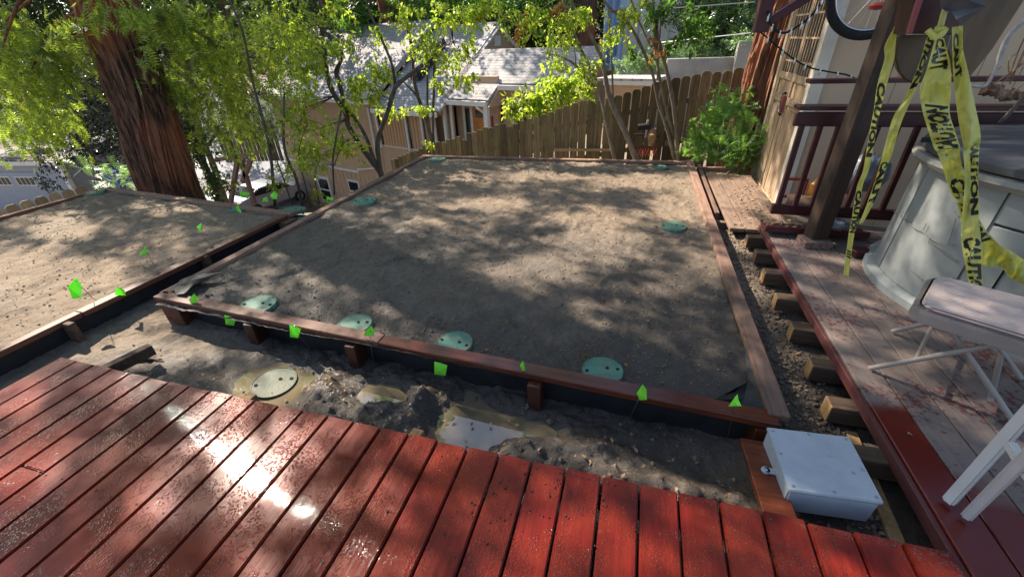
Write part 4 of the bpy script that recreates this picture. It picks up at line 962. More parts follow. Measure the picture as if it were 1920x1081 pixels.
tape('widest crumpled strip of caution tape, blowing sideways over the chair',
     c6([(700, 255), (640, 470), (595, 600), (610, 740), (650, 880), (690, 1000)]) + c7([(600, 20), (630, 100), (680, 260), (725, 340), (760, 480), (840, 620), (900, 740), (1000, 745), (1060, 810), (1149, 855), (1300, 900)]),
     c6([(757, 260), (800, 440), (805, 600), (795, 760), (830, 880), (865, 990)]) + c7([(740, 0), (760, 120), (800, 240), (850, 400), (900, 500), (960, 570), (1010, 615), (1080, 650), (1149, 700), (1220, 740), (1320, 780)]), 2.35,
     [('CAUTION', .33, .17, .95, .10), ('CAUT', .00, .07, .1, .9), ('CAUTION', .47, .68, .08, .92)], .020, 3)
tape('doubled strip of caution tape hanging straight down onto the chair seat',
     c6([(810, 185), (815, 400), (825, 560), (850, 780), (890, 1000)]) + c7([(765, 20), (775, 200), (755, 470), (755, 600), (790, 800), (810, 960), (835, 1045)]),
     c6([(885, 175), (885, 330), (920, 480), (965, 700), (1004, 905)]) + c7([(865, 10), (860, 200), (865, 450), (880, 600), (885, 800), (892, 960), (880, 1048)]), 2.40,
     [('CAUTION', .40, .62, .4, .97), ('CAUTION', .70, .90, .05, .95), ('CAUT', .02, .18, .1, .6)], .014, 4, (0.12, -.25))
# knot where the strips are tied
kq = aty(1752, 66, 2.5); o = MB().tube(spl([kq + (-.03, 0, .02), kq + (0, -.02, -.01), kq + (.03, 0, .015), kq + (0, .02, .02)], 4), .012, 8, wob=.4).build('tape_knot', M['tape'], None, smooth='all'); tag(o, 'tight knot of yellow tape below the silver sheet', 'knot')

# ================================================================== CHAIRS
ch = thing('folding_chair', 'taupe folding chair with striped padded seat on the walkway', 'chair', (1.45, 2.05, 0))
a_dir = np.array([.545, .84, 0]); a_dir /= np.linalg.norm(a_dir); b_dir = np.array([a_dir[1], -a_dir[0], 0])
c0 = atz(1706, 578, .44); c0[2] = .44; SW = .43
Rm = np.array([b_dir, a_dir, [0, 0, 1]]).T
cc = c0 + a_dir * SW / 2 + b_dir * SW / 2
def rr_box(w, d, z0, z1, r, n=5):
    V = []
    for z, k in ((z0, 1), (z1, 1)):
        for cx, cy, s in ((w / 2 - r, d / 2 - r, 0), (-w / 2 + r, d / 2 - r, 1), (-w / 2 + r, -d / 2 + r, 2), (w / 2 - r, -d / 2 + r, 3)):
            for i in range(n + 1): a = (s + i / n) * math.pi / 2; V.append((cx + r * math.cos(a), cy + r * math.sin(a), z))
    m = len(V) // 2; return V, [tuple(range(m - 1, -1, -1)), tuple(range(m, 2 * m))] + [(i, (i + 1) % m, m + (i + 1) % m, m + i) for i in range(m)]
V, F_ = rr_box(SW, SW, -.055, 0, .07); so_ = link('seat_pan', MB().add(V, F_).mesh('seat_pan', M['chair'], bevel=.006, seg=2, smooth=True), ch, cc, (0, 0, math.atan2(b_dir[1], b_dir[0])))
V, F_ = rr_box(SW - .035, SW - .035, 0, .022, .06); sc_ = link('seat_pad', MB().add(V, F_).mesh('seat_pad', M['seat'], bevel=.012, seg=3, smooth=True), ch, cc, (0, 0, math.atan2(b_dir[1], b_dir[0])))
for s in (0, 1):
    o0 = c0 + a_dir * (SW + .012) * s + a_dir * (-.03 if s == 0 else .02); o0[2] = 0
    foot = atz(1631, 690, .012) if s == 0 else atz(1673, 621, .012)
    back = foot + b_dir * .80 + np.array([0, 0, .84])
    MB().tube([foot, lerp(foot, back, .55), back], .0125, 10).build('front_leg', M['chair'], ch, smooth=True)
    rf_ = foot + b_dir * .50 + a_dir * (.03 if s == 0 else -.03); tp = foot + b_dir * .10 + a_dir * (.03 if s == 0 else -.03) + np.array([0, 0, .40])
    MB().tube([rf_, tp], .0125, 10).build('rear_leg', M['chair'], ch, smooth=True)
f0 = atz(1631, 690, .012); f1 = atz(1673, 621, .012)
MB().tube([f0 + b_dir * .40 + (0, 0, .08), f1 + b_dir * .40 + (0, 0, .08)], .011, 10).build('stretcher', M['chair'], ch, smooth=True)
MB().tube([f0 + b_dir * .13 + (0, 0, .14), f1 + b_dir * .13 + (0, 0, .14)], .009, 10).build('stretcher', M['chair'], ch, smooth=True)
bt = [f + b_dir * .80 + np.array([0, 0, .84]) for f in (f0, f1)]
MB().tube([bt[0], bt[0] + b_dir * .03 + (0, 0, .05), bt[1] + b_dir * .03 + (0, 0, .05), bt[1]], .0125, 10).build('back_frame', M['chair'], ch, smooth=True)
MB().bar(lerp(bt[0], bt[1], .04) - (0, 0, .08), lerp(bt[0], bt[1], .96) - (0, 0, .08), .03, .16).build('back_pad', M['seat'], ch, bevel=.01)

c2 = thing('resin_chair', 'white flat-legged folding chair at the edge of the walkway', 'chair', (1.4, 1.2, 0))
d2 = np.array([.62, -.06, .56])
fa = atz(1782, 945, .02); fb = atz(1812, 972, .02); fb = fa + np.array([.05, -.10, 0])
Af = atz(1778, 940, .015); Ah = aty(1935, 765, 1.30)
Bf = atz(1812, 968, .015); Bh = aty(1950, 830, 1.12)
MB().bar(Af, Af + (Ah - Af) * 1.9, .035, .030).build('front_leg', M['whitechair'], c2, bevel=.006, seg=2)
MB().bar(Bf, Bf + (Bh - Bf) * 1.6, .030, .028).build('rear_leg', M['whitechair'], c2, bevel=.006, seg=2)
MB().bar(aty(1893, 830, 1.24), aty(1935, 900, 1.12), .03, .028).build('side_brace', M['whitechair'], c2, bevel=.006, seg=2)
tp = Af + (Ah - Af) * 1.5
MB().box(tp + np.array([.12, -.2, .02]), (.40, .42, .03)).build('seat', M['whitechair'], c2, bevel=.01, seg=2)

# ================================================================== SHED
shed = thing('garden_shed', 'beige wooden shed with panelled plank door behind the railing', 'shed', (1.55, 5.0, -.3))
X0, Y0 = 1.55, 5.0; zt = 3.4
box((X0 + 2.01, Y0 + .72, 1.5), (3.94, 1.28, 3.7)).build('core_wall', M['tubgroove'], shed)
# vertical siding boards on the rail side and the door side
sm = MB().box((0, 0, 0), (.286, .02, 3.8)).mesh('siding_board', M['siding'], bevel=.003)
for k in range(12): link('siding_board', sm, shed, (X0 + .24 + .29 * k, Y0 + .045, 1.55))
sm2 = MB().box((0, 0, 0), (.02, .136, 3.8)).mesh('siding_board', M['siding'], bevel=.003)
box((X0 + .04, Y0 + .045, 1.55), (.10, .09, 3.8)).build('corner_trim', M['trimcream'], shed, bevel=.004)
dr = box((X0 + .03, 5.68, .78), (.035, 1.14, 2.04)).build('door', M['doortan'], shed, bevel=.003)
dth = X0 + .006
for k in range(8): 
    if k != 4: box((dth + .002, 5.15 + .135 * k + .06, .28), (.012, .128, .92)).build('door_plank', M['doortan'], dr, bevel=.003)
for y in (5.135, 5.665, 6.225): box((dth - .003, y, .78), (.018, .07, 2.04)).build('stile', M['doortan'], dr, bevel=.003)
for z in (-.20, .82, 1.05, 1.78): box((dth - .005, 5.68, z), (.018, 1.10, .07)).build('door_rail', M['doortan'], dr, bevel=.003)
for y0, y1 in ((5.19, 5.61), (5.72, 6.17)):
    box((dth + .006, (y0 + y1) / 2, 1.415), (.006, y1 - y0, .66)).build('pane', M['glassdark'], dr)
    for j in range(6): box((dth - .001, y0 + (y1 - y0) * j / 5, 1.415), (.010, .016, .66)).build('muntin', M['doortan'], dr)
    for z in (1.20, 1.42, 1.63): box((dth - .003, (y0 + y1) / 2, z), (.010, y1 - y0, .018)).build('muntin', M['doortan'], dr)
for y in (5.05, 6.28): box((X0 - .005, y, .8), (.03, .09, 2.2)).build('door_casing', M['trimcream'] if y < 5.5 else M['siding'], shed, bevel=.003)
hp = atx(1463, 195, 1.50)
th_ = np.linspace(.5 * math.pi, 1.5 * math.pi, 9)
MB().tube([(1.525, hp[1] - .10 * math.cos(a) * 1.0, hp[2] + .11 * math.sin(a)) for a in th_], .014, 8).build('arched_handle', M['rubber'], shed, smooth=True)
MB().tube([(1.515, hp[1] - .085 * math.cos(a), hp[2] + .09 * math.sin(a)) for a in th_], .008, 8).build('arched_handle', M['screw'], shed, smooth=True)
box((1.52, hp[1] - .01, hp[2] - .0), (.03, .03, .17)).build('handle_plate', M['pinkmaroon'], shed, bevel=.003)

# bicycle wheel hung on the shed front
wh = thing('bicycle_wheel', 'black-tyred bicycle wheel hanging against the shed wall', 'wheel', aty(1645, -25, 4.6))
wc = aty(1648, -22, 4.6); rad = np.linalg.norm(aty(1648, 62, 4.6) - wc)
def ring(r, rt, name, mat, n=48):
    V = []; m = 8
    for i in range(n):
        a = 2 * math.pi * i / n
        for j in range(m):
            b = 2 * math.pi * j / m; V.append((wc[0] + (r + rt * math.cos(b)) * math.cos(a), wc[1] + rt * math.sin(b), wc[2] + (r + rt * math.cos(b)) * math.sin(a)))
    return MB().add(V, [(i * m + j, i * m + (j + 1) % m, ((i + 1) % n) * m + (j + 1) % m, ((i + 1) % n) * m + j) for i in range(n) for j in range(m)]).build(name, mat, wh, smooth='all')
ring(rad, .032, 'tyre', M['rubber']); ring(rad - .04, .012, 'rim', M['screw'])
for i in range(24):
    a = 2 * math.pi * i / 24; MB().tube([wc + (.02 * math.cos(a + 1), .02 * (-1) ** i, .02 * math.sin(a + 1)), wc + ((rad - .04) * math.cos(a), 0, (rad - .04) * math.sin(a))], .0015, 4).build('spoke', M['screw'], wh)
MB().tube([wc + (0, -.06, 0), wc + (0, .06, 0)], .022, 12).build('hub', M['screw'], wh, smooth=True)
lt = aty(1643, 20, 4.35); o = MB().lathe([(.001, 0), (.055, .01), (.06, .03), (.03, .05)], lt, 16).build('reflector', M['red'], None, smooth=True); tag(o, 'red-orange round reflector beside the hanging wheel', 'reflector')

# string lights
sx = [aty(x, y, 4.3) for x, y in ((1400, 45), (1425, 60), (1455, 85), (1480, 105), (1500, 118), (1522, 128), (1555, 135), (1585, 140), (1605, 148))]
st = thing('string_lights', 'black wire of small clear bulbs drooping across the shed door', 'string lights', sx[0])
MB().tube(spl(sx, 4), .006, 6).build('wire', M['rubber'], st)
s2 = [aty(x, y, 3.55) for x, y in ((1440, 20), (1443, 40), (1455, 57), (1472, 62), (1495, 50), (1510, 40), (1525, 25), (1538, 8), (1545, -10))]
MB().tube(spl(s2, 4), .007, 6).build('wire', M['rubber'], st)
for k, q in enumerate(spl(sx, 2)[1::2].tolist() + spl(s2, 2)[1::2].tolist()):
    MB().lathe([(.001, -.035), (.007, -.03), (.009, -.015), (.007, 0), (.006, .012)], q, 8).build('bulb', M['screw'], st, smooth=True)

# things stored along the shed
tk = aty(1500, 385, 4.6)
for k, (px, py, w, mt, nm, lab) in enumerate(((1502, 382, .24, 'vine', 'log', 'rough cut log end lying behind the balusters'), (1560, 372, .18, 'endgrain', 'log', 'pale log behind the brown post'))):
    c = aty(px, py, 4.55 + .1 * k); n_ = MB().tube([c + (-w / 2, .05, 0), c + (w / 2, -.02, 0)], .075, 12, wob=.12).build(nm, M[mt], None, smooth=True); tag(n_, lab, 'log')
c = aty(1532, 352, 4.7); jg = thing('amber_jug', 'amber plastic jug behind the balusters', 'jug', c)
MB().lathe([(.001, -.10), (.07, -.10), (.075, -.06), (.075, .04), (.03, .09), (.022, .13), (.001, .13)], c, 16).build('body', M['amber'], jg, smooth=True)
MB().tube([c + (.03, 0, .1), c + (.08, 0, .08), c + (.075, 0, .0)], .01, 8).build('handle', M['amber'], jg, smooth=True)
c = aty(1487, 352, 4.75); fr_ = thing('red_crate', 'small red open frame leaning behind the balusters', 'crate', c)
for dx, dz, w, h in ((0, .09, .22, .02), (0, -.09, .22, .02), (-.1, 0, .02, .16), (.1, 0, .02, .16)): box(c + (dx, 0, dz), (w, .05, h)).build('slat', M['red'], fr_, bevel=.003)
def blob(c, r, name, mat, label, cat, seed=0):
    V = []; n, m = 14, 10
    for i in range(m + 1):
        ph = math.pi * i / m
        for j in range(n):
            a = 2 * math.pi * j / n; k = 1 + .30 * (vnoise(3 * math.cos(a) + seed, 3 * math.sin(a) + ph * 1.7, seed) - .5) * 2
            V.append((c[0] + r[0] * k * math.sin(ph) * math.cos(a), c[1] + r[1] * k * math.sin(ph) * math.sin(a), c[2] + r[2] * k * math.cos(ph)))
    o = MB().add(V, [(i * n + j, i * n + (j + 1) % n, (i + 1) * n + (j + 1) % n, (i + 1) * n + j) for i in range(m) for j in range(n)]).build(name, mat, None, smooth='all'); return tag(o, label, cat)
blob(aty(1628, 325, 4.45), (.17, .14, .15), 'plastic_bag', M['bag'], 'crumpled grey plastic bag between the post and the hot tub', 'bag', 3)
blob(aty(1592, 345, 4.4), (.10, .1, .08), 'rag', M['foil'], 'whitish crumpled rag behind the balusters next to the post', 'rag', 5)
blob(aty(1565, 420, 3.72), (.10, .07, .045), 'grey_sack', M['bag'], 'small flat grey sack on the deck at the railing foot', 'sack', 8)

# driftwood vine and pale branch lying on the railing
vn = thing('vine_bundle', 'dry twisted vine with bleached branch lying on the railing', 'vine', aty(1880, 175, 3.85))
MB().tube(spl([aty(x, y, 3.86) for x, y in ((1845, 165), (1865, 170), (1885, 180), (1905, 178), (1930, 185), (1960, 180))], 5), .035, 8, wob=.9).build('vine', M['vine'], vn)
MB().tube(spl([aty(x, y, 3.80) for x, y in ((1815, 160), (1845, 162), (1862, 140), (1872, 118), (1890, 70), (1925, 35))], 5), [.010] * 16 + [.014] * 10, 8, wob=.3).build('branch', M['whitewood'], vn, smooth='all')
for k in range(8):
    a = aty(1880 + RND.uniform(-12, 30), 160 + RND.uniform(-12, 14), 3.82); b = a + (RND.uniform(-.12, .22), RND.uniform(-.1, .1), RND.uniform(.08, .42)); m_ = lerp(a, b, .5) + (RND.uniform(-.06, .06), 0, RND.uniform(-.03, .05))
    MB().tube(spl([a, m_, b], 4), .004, 5).build('twig', M['vine'], vn)
o = MB().tube([aty(1868, 238, 3.86), aty(1930, 172, 3.3)], .012, 8).build('metal_rod', M['chair'], None, smooth=True); tag(o, 'thin grey metal rod leaning on the railing over the tub cover', 'rod')

# ================================================================== DOG-EARED FENCE BEHIND THE LARGE BED
fence = thing('picket_fence', 'mossy dark dog-eared board fence stepping down behind the large bed', 'fence', (-1.5, 8.2, -1.5))
FT = [(735, 297, 9.6), (800, 274, 9.2), (870, 250, 8.85), (960, 232, 8.45), (1045, 205, 8.22), (1180, 170, 8.15), (1250, 150, 8.15), (1320, 138, 8.1), (1412, 120, 8.05)]
fx = [aty(a, b, y)[0] for a, b, y in FT]; fz = [aty(a, b, y)[2] for a, b, y in FT]; fy = [q[2] for q in FT]
def dogear(w, h, th=.018):
    pts = [(-w / 2, 0, 0), (w / 2, 0, 0), (w / 2, 0, h - .035), (w / 2 - .03, 0, h), (-w / 2 + .03, 0, h), (-w / 2, 0, h - .035)]
    return MB().prism(pts, th, (0, 1, 0))
pk = [dogear(.136 + .004 * k, 1.86, .018).mesh('picket', M['fence'], (0, 0, 1.86), bevel=.002) for k in range(3)]
x = fx[0]; k = 0; pts_f = []
while x < fx[-1]:
    z = float(np.interp(x, fx, fz)); y = float(np.interp(x, fx, fy)); sl_ = math.atan2(np.interp(x + .2, fx, fy) - y, .2)
    z += .05 * (((k // 4) % 3) - 1) * .5 + RND.uniform(-.018, .018) - (.12 if k in (16,) else 0)
    link('picket', pk[k % 3], fence, (x, y, z), (RND.uniform(-.012, .012), RND.uniform(-.018, .018), sl_)); pts_f.append((x, y, z))
    x += .152 * math.cos(sl_) + RND.uniform(-.002, .003); k += 1
for i in range(0, len(pts_f) - 8, 8):
    a = np.array(pts_f[i]); b = np.array(pts_f[i + 8])
    for dz in (-.35, -1.0, -1.55): MB().bar(a + (0, .04, dz), b + (0, .04, dz), .035, .085).build('rail', M['fence'], fence, bevel=.003)
    MB().box(b + (0, .10, -.95), (.09, .09, 1.75)).build('post', M['fence'], fence, bevel=.003)
MB().bar(aty(1040, 281, 8.1), aty(1150, 281, 8.1), .03, .05).build('nailed_strip', M['fencepale'], fence, bevel=.002)
# left low fence
fl2 = thing('picket_fence', 'tan dog-eared fence tops just past the narrower bed', 'fence', (-8, 3.3, -.5))
p2 = dogear(.136, 1.2, .018).mesh('picket', M['fencepale'], (0, 0, 1.2), bevel=.002)
a = np.array([-8.75, 3.05, -.22]); a = aty(-40, 400, 3.1); b = aty(148, 349, 4.15); nn = int(np.linalg.norm((b - a)[:2]) / .15)
for k in range(nn + 1):
    q = lerp(a, b, k / nn) + (0, 0, RND.uniform(-.008, .008)); link('picket', p2, fl2, q, (0, 0, math.atan2(b[1] - a[1], b[0] - a[0])))
MB().bar(a + (0, .04, -.3), b + (0, .04, -.3), .035, .085).build('rail', M['fencepale'], fl2, bevel=.003)

# ================================================================== HOUSE DOWN THE SLOPE
HO = np.array([-9.34, 18.0, 0.0]); ux = np.array([.95, -.31, 0]); ux /= np.linalg.norm(ux); uy = np.array([-ux[1], ux[0], 0])
hs = thing('house', 'salmon-walled house with grey shingle roof and orange front door beyond the fence', 'house', (HO[0], HO[1], -4))
HM = np.array([ux, uy, [0, 0, 1.0]]).T; HR = math.atan2(ux[1], ux[0])
def H(x, y, z): return HO + ux * x + uy * y + np.array([0, 0, z])
def hb(name, mat, x0, x1, y0, y1, z0, z1, parent=hs, bevel=.006):
    return MB().box(H((x0 + x1) / 2, (y0 + y1) / 2, (z0 + z1) / 2), (x1 - x0, y1 - y0, z1 - z0), M3=HM).build(name, M[mat], parent, bevel=bevel)
SL = .64
def rz_(y): return 2.2 - SL * (4.3 - y)
def roof_slab(name, x0, x1, ya, yb, dz=0.0, back=False, th=.10):
    """sloping slab; mesh kept in its own slope frame so the shingle courses follow it"""
    za = (rz_(ya) if not back else 2.2 - SL * (ya - 4.3)) + dz; zb = (rz_(yb) if not back else 2.2 - SL * (yb - 4.3)) + dz
    a = H(x0, ya, za); b = H(x1, ya, za); c = H(x0, yb, zb); X = (b - a) / np.linalg.norm(b - a); Y = (c - a); L = np.linalg.norm(Y); Y = Y / L; Z = np.cross(X, Y)
    W = x1 - x0; me = MB().box((W / 2, L / 2, -th / 2), (W, L, th)).mesh(name, M['roof'])
    o = link(name, me, hs); o.matrix_local = Matrix(((X[0], Y[0], Z[0], a[0] - hs.location[0]), (X[1], Y[1], Z[1], a[1] - hs.location[1]), (X[2], Y[2], Z[2], a[2] - hs.location[2]), (0, 0, 0, 1)))
    return o
roof_slab('roof', -13.2, -2.6, -.6, 4.3, .38); roof_slab('roof', -2.6, 1.55, -.55, 4.3); roof_slab('roof', -13.2, 1.55, 8.8, 4.3, .03, back=True) if False else None
roof_slab('roof', 1.2, 3.62, .12, 2.78); roof_slab('roof', 3.62, 7.4, .95, 2.78); roof_slab('roof', -13.2, 1.2, 6.6, 4.32, .02, True)
# right-hand lower ridge falls away behind
o = MB().add([H(1.2, 2.78, 1.23), H(7.4, 2.78, 1.23), H(7.4, 6, -.4), H(1.2, 6, -.4)], [(0, 1, 2, 3)]).build('roof', M['roof'], hs)
# gable wall with vent, and its white rake boards
MB().prism([H(1.18, 2.7, 1.0), H(1.18, 2.7, 1.14), H(1.18, 4.3, 2.12), H(1.18, 6.3, .95), H(1.18, 6.3, .2), H(1.18, 2.9, .2)], .06, ux).build('gable_wall', M['housewall'], hs)
for a, b in (((1.33, 2.55, 1.02), (1.33, 4.32, 2.18)), ((1.33, 4.28, 2.18), (1.33, 6.5, .78))): MB().bar(H(*a), H(*b), .07, .17).build('rake_board', M['housetrim'], hs, bevel=.004)
hb('gable_vent', 'housetrim', 1.25, 1.29, 4.0, 4.5, 1.32, 1.75)
MB().bar(H(-2.55, -.5, -.84 + .30), H(-2.55, 4.3, 2.2 + .30), .10, .22).build('rake_board', M['concrete'], hs)
MB().bar(H(-1.0, .8, .25), H(-1.0, 2.9, 1.6), .5, .35).build('dormer', M['glassdark'], hs)
# fascias with gutters
for x0, x1, y in ((-2.6, 1.5, -.6), (-13.2, -2.62, -.65), (1.52, 3.6, .06), (3.62, 7.4, .88)):
    zz_ = rz_(y) - .07 + (.38 if x0 < -5 else 0); hb('gutter', 'housetrim', x0, x1, y - .10, y, zz_ - .12, zz_ + .06)
MB().prism([H(3.66, .0, -.75), H(3.66, .9, -.02), H(3.66, 1.2, -.02), H(3.66, 1.2, -.75)], .06, ux).build('eave_cheek', M['housewall'], hs)
# walls
hb('wall', 'housewall', -12.3, -3.2, 0, .2, -8.5, -.6); hb('wall', 'housewall', -3.2, 1.2, .02, .2, -8.5, -2.8); hb('wall', 'housewall', -.0, 1.2, .6, .8, -8, -.2)
hb('wall', 'housewall', 1.2, 3.5, .95, 1.15, -8, .3); hb('wall', 'housewall', 3.5, 7.2, 1.25, 1.45, -8, .2); hb('wall', 'housewall', 7.2, 7.35, 1.3, 6, -8, .6); hb('wall', 'housewall', -12.3, 7.2, 6.2, 6.4, -8, .3)
hb('wall', 'housewall', -12.3, -12.1, .2, 6.2, -8.5, .3); hb('wall', 'housewall', -3.2, 1.2, .05, .2, -1.16, -.98)
for k in range(9): hb('siding_course', 'housewall', 1.95, 3.45, .925, .955, -2.7 + .27 * k, -2.69 + .27 * k + .015)
# lower-storey boards of the basement wall
for k in range(24): hb('batten', 'housewall', -12.2 + .375 * k, -12.2 + .375 * k + .05, -.02, .01, -8.4, -4.5, bevel=.004)
hb('belly_band', 'housetrim', -12.2, -5.4, -.06, .0, -4.42, -4.30)
# curtained windows
for x0, x1 in ((-3.02, -1.14), (-1.02, -.13), (-.02, .62)):
    w = hb('window', 'housetrim', x0 - .09, x1 + .09, .03, .06, -2.80, -1.1); hb('curtain', 'curtain', x0, x1, -.005, .029, -2.72, -1.2, w); hb('pane', 'glassdark', x0, x0 + .0 + .14, -.012, -.006, -2.72, -1.2, w)
for x in (-3.1, -1.08, -.07, .70): hb('mullion', 'housetrim', x - .06, x + .06, -.08, .025, -2.85, -1.02)
for x, w in ((1.12, .14), (1.55, .10), (3.36, .20)): hb('porch_post', 'housetrim', x, x + w, .0 + .1, .0 + .1 + w, -3.4, -.55)
dr2 = hb('door', 'doororange', 2.18, 2.88, .90, .94, -2.95, -.92)
hb('door_glass', 'glassdark', 2.30, 2.76, .885, .90, -1.30, -1.0, dr2)
for z0, z1 in ((-2.75, -2.2), (-2.1, -1.45)):
    for xa in (2.27, 2.57): hb('door_panel', 'doororange', xa, xa + .22, .88, .90, z0, z1, dr2, bevel=.012)
for x in (2.04, 2.90): hb('door_casing', 'housetrim', x, x + .13, .86, .95, -3.0, -.80)
hb('sidelight', 'glassdark', 1.75, 1.98, .90, .94, -2.9, -.95); hb('door_casing', 'housetrim', 1.62, 1.74, .86, .95, -3, -.8)
w = hb('window', 'housetrim', 4.05, 5.85, 1.18, 1.25, -1.85, -.50); hb('pane', 'glassdark', 4.2, 4.92, 1.16, 1.18, -1.7, -.64, w); hb('pane', 'glassdark', 5.0, 5.72, 1.16, 1.18, -1.7, -.64, w)
MB().tube([H(3.12, .0, -.60), H(3.12, .02, -.75), H(3.30, .2, -.95), H(3.45, .3, -1.05), H(3.45, .3, -3)], .055, 8).build('downspout', M['housetrim'], hs, smooth=True)
MB().tube([H(6.1, .9, -.1), H(6.2, 1.1, -.35), H(6.45, 1.18, -.5), H(6.45, 1.18, -2.5)], .055, 8).build('downspout', M['housetrim'], hs, smooth=True)
MB().tube([H(-3.5, -.1, -1.0), H(-3.5, -.1, -3.9), H(-5.3, -.1, -4.2)], .06, 8).build('downspout', M['housetrim'], hs)
for x0 in (-9.6,):
    w = hb('window', 'housetrim', x0, x0 + 1.2, -.08, -.0, -6.7, -5.05); hb('pane', 'glassdark', x0 + .15, x0 + 1.05, -.10, -.08, -6.5, -5.9, w); hb('pane', 'glassdark', x0 + .15, x0 + 1.05, -.10, -.08, -5.8, -5.2, w)
w = hb('window', 'housetrim', -6.6, -5.6, -.06, 0, -5.6, -4.9); hb('pane', 'glassdark', -6.5, -5.7, -.08, -.06, -5.5, -5.0, w)
for y_, z_ in ((3.6, 2.3),): hb('chimney_pipe', 'housetrim', -11.2, -10.95, y_, y_ + .25, 1.7, 2.75)
hb('wall_lamp', 'red', 3.12, 3.22, .88, .95, -1.9, -1.2)

# small annex, retaining walls and neighbours to the right, far behind the fence
an = thing('annex_shed', 'small salmon outbuilding with a thin shingled roof peeking over the fence', 'outbuilding', aty(1185, 160, 12.5))
a = aty(1140, 150, 12.5); b = aty(1235, 152, 12.0)
d = b - a; 
MB().bar(a - (0, 0, .9), b - (0, 0, .9), .2, 1.6).build('wall', M['housewall'], an)
MB().bar(a + (-.1, .5, .02), b + (.1, .5, .02), 1.3, .07).build('roof', M['roof'], an); MB().bar(a + (-.1, -.17, -.05), b + (.1, -.17, -.05), .04, .1).build('fascia', M['housetrim'], an)
rw = thing('retaining_wall', 'grey concrete retaining wall stepping up behind the fence', 'wall', aty(1320, 120, 12.8))
for (x0, y0), (x1, y1), Y in (((1200, 112), (1330, 120), 14.5), ((1250, 118), (1400, 98), 13.2), ((1385, 76), (1440, 76), 13.0)):
    a = aty(x0, y0, Y); b = aty(x1, y1, Y); b[2] = a[2] = (a[2] + b[2]) / 2; MB().bar(a - (0, 0, .9), b - (0, 0, .9), .25, 1.8).build('wall_section', M['concrete'], rw, bevel=.01)
nb = thing('neighbour_building', 'pale grey-green sided building high behind the leaning stems', 'building', aty(1200, 60, 17))
a = aty(1160, 118, 17); b = aty(1262, 118, 17)
MB().box(((a[0] + b[0]) / 2 + .3, 18.3, a[2] + 1.6), (b[0] - a[0] + .9, 2.5, 4.2)).build('wall', M['offwhite'], nb)
sb = MB().box((0, 0, 0), (.025, .03, 4.15)).mesh('batten', M['concrete'])
for k in range(9): link('batten', sb, nb, (a[0] - .1 + .33 * k, 17.04, a[2] + 1.6))
MB().box(((a[0] + b[0]) / 2 + .3, 18.2, a[2] + 3.8), (b[0] - a[0] + 1.5, 3.2, .15)).build('roof', M['roof'], nb)
mb = MB(); V = []; a = aty(1128, 118, 16); b = aty(1165, 118, 16)
for i in range(12):
    for j in range(14): u = j / 13; V.append((a[0] + (b[0] - a[0]) * u, 16 - .25 * abs(math.sin(u * 9 + i * .1)), a[2] - .2 + i * .28))
o = mb.add(V, [(i * 14 + j, i * 14 + j + 1, (i + 1) * 14 + j + 1, (i + 1) * 14 + j) for i in range(11) for j in range(13)]).build('tarp', M['tarpblue'], None, smooth='all'); tag(o, 'long folded blue tarp hanging beside the pale building', 'tarp')
MB()
ps = aty(807, 40, 27); o = MB().box((ps[0], 27, 1.0), (.55, .4, 8)).build('utility_box', M['offwhite'], None); tag(o, 'pale blue-white column rising behind the house roof ridge', 'column')

# driveway things: car, garage, bin, trestle
car = thing('parked_car', 'silver car parked on the pale driveway, partly behind thin stems', 'car', (0, 0, 0))
def bx_(name, mat, c, s, par=car, bevel=.03, **k): return box(c, s, **k).build(name, M[mat], par, bevel=bevel, seg=2, smooth=True)
prof = [(-2.15, .35), (-2.15, .80), (-2.0, .98), (-1.55, 1.05), (-.95, 1.42), (.35, 1.45), (1.05, 1.02), (1.95, .88), (2.2, .68), (2.2, .35)]
MB().prism([(x, -.87, z) for x, z in prof], 1.74, (0, 1, 0)).build('body', M['carpaint'], car, bevel=.05, seg=2, smooth=True)
MB().prism([(-1.50, -.885, 1.06), (-.90, -.885, 1.37), (.30, -.885, 1.39), (.92, -.885, 1.04)], .01, (0, 1, 0)).build('side_window', M['glassdark'], car)
MB().prism([(-1.50, .875, 1.06), (-.90, .875, 1.37), (.30, .875, 1.39), (.92, .875, 1.04)], .01, (0, 1, 0)).build('side_window', M['glassdark'], car)
MB().bar((-1.57, 0, 1.08), (-1.00, 0, 1.415), 1.45, .03).build('rear_window', M['glassdark'], car); MB().bar((.42, 0, 1.43), (1.02, 0, 1.06), 1.45, .03).build('windscreen', M['glassdark'], car)
for s in (-1, 1): bx_('taillight', 'red', (-2.1, s * .68, .82), (.14, .32, .16)); bx_('headlight', 'screw', (2.12, s * .65, .72), (.14, .34, .12))
bx_('bumper', 'carpaint', (-2.18, 0, .45), (.12, 1.7, .2)); bx_('number_plate', 'offwhite', (-2.175, 0, .68), (.02, .35, .12), bevel=.003)
for x in (-1.35, 1.35):
    for s in (-1, 1):
        w = MB().tube([(x, s * .80 - .1, .33), (x, s * .80 + .1, .33)], .33, 20).build('wheel', M['rubber'], car, smooth=True); MB().tube([(x, s * .80 - .105, .33), (x, s * .80 + .105, .33)], .19, 12).build('rim', M['screw'], w, smooth=True)
q = (-20.4, 18.9); car.location = (q[0], q[1], float(ground_z(*q)) + .12); car.rotation_euler = (0, 0, math.radians(75))
cz = float(ground_z(-12.5, 12.0))
tr = thing('timber_trestle', 'brown timber trestle frame standing over the driveway', 'trestle', (-13, 12, cz))
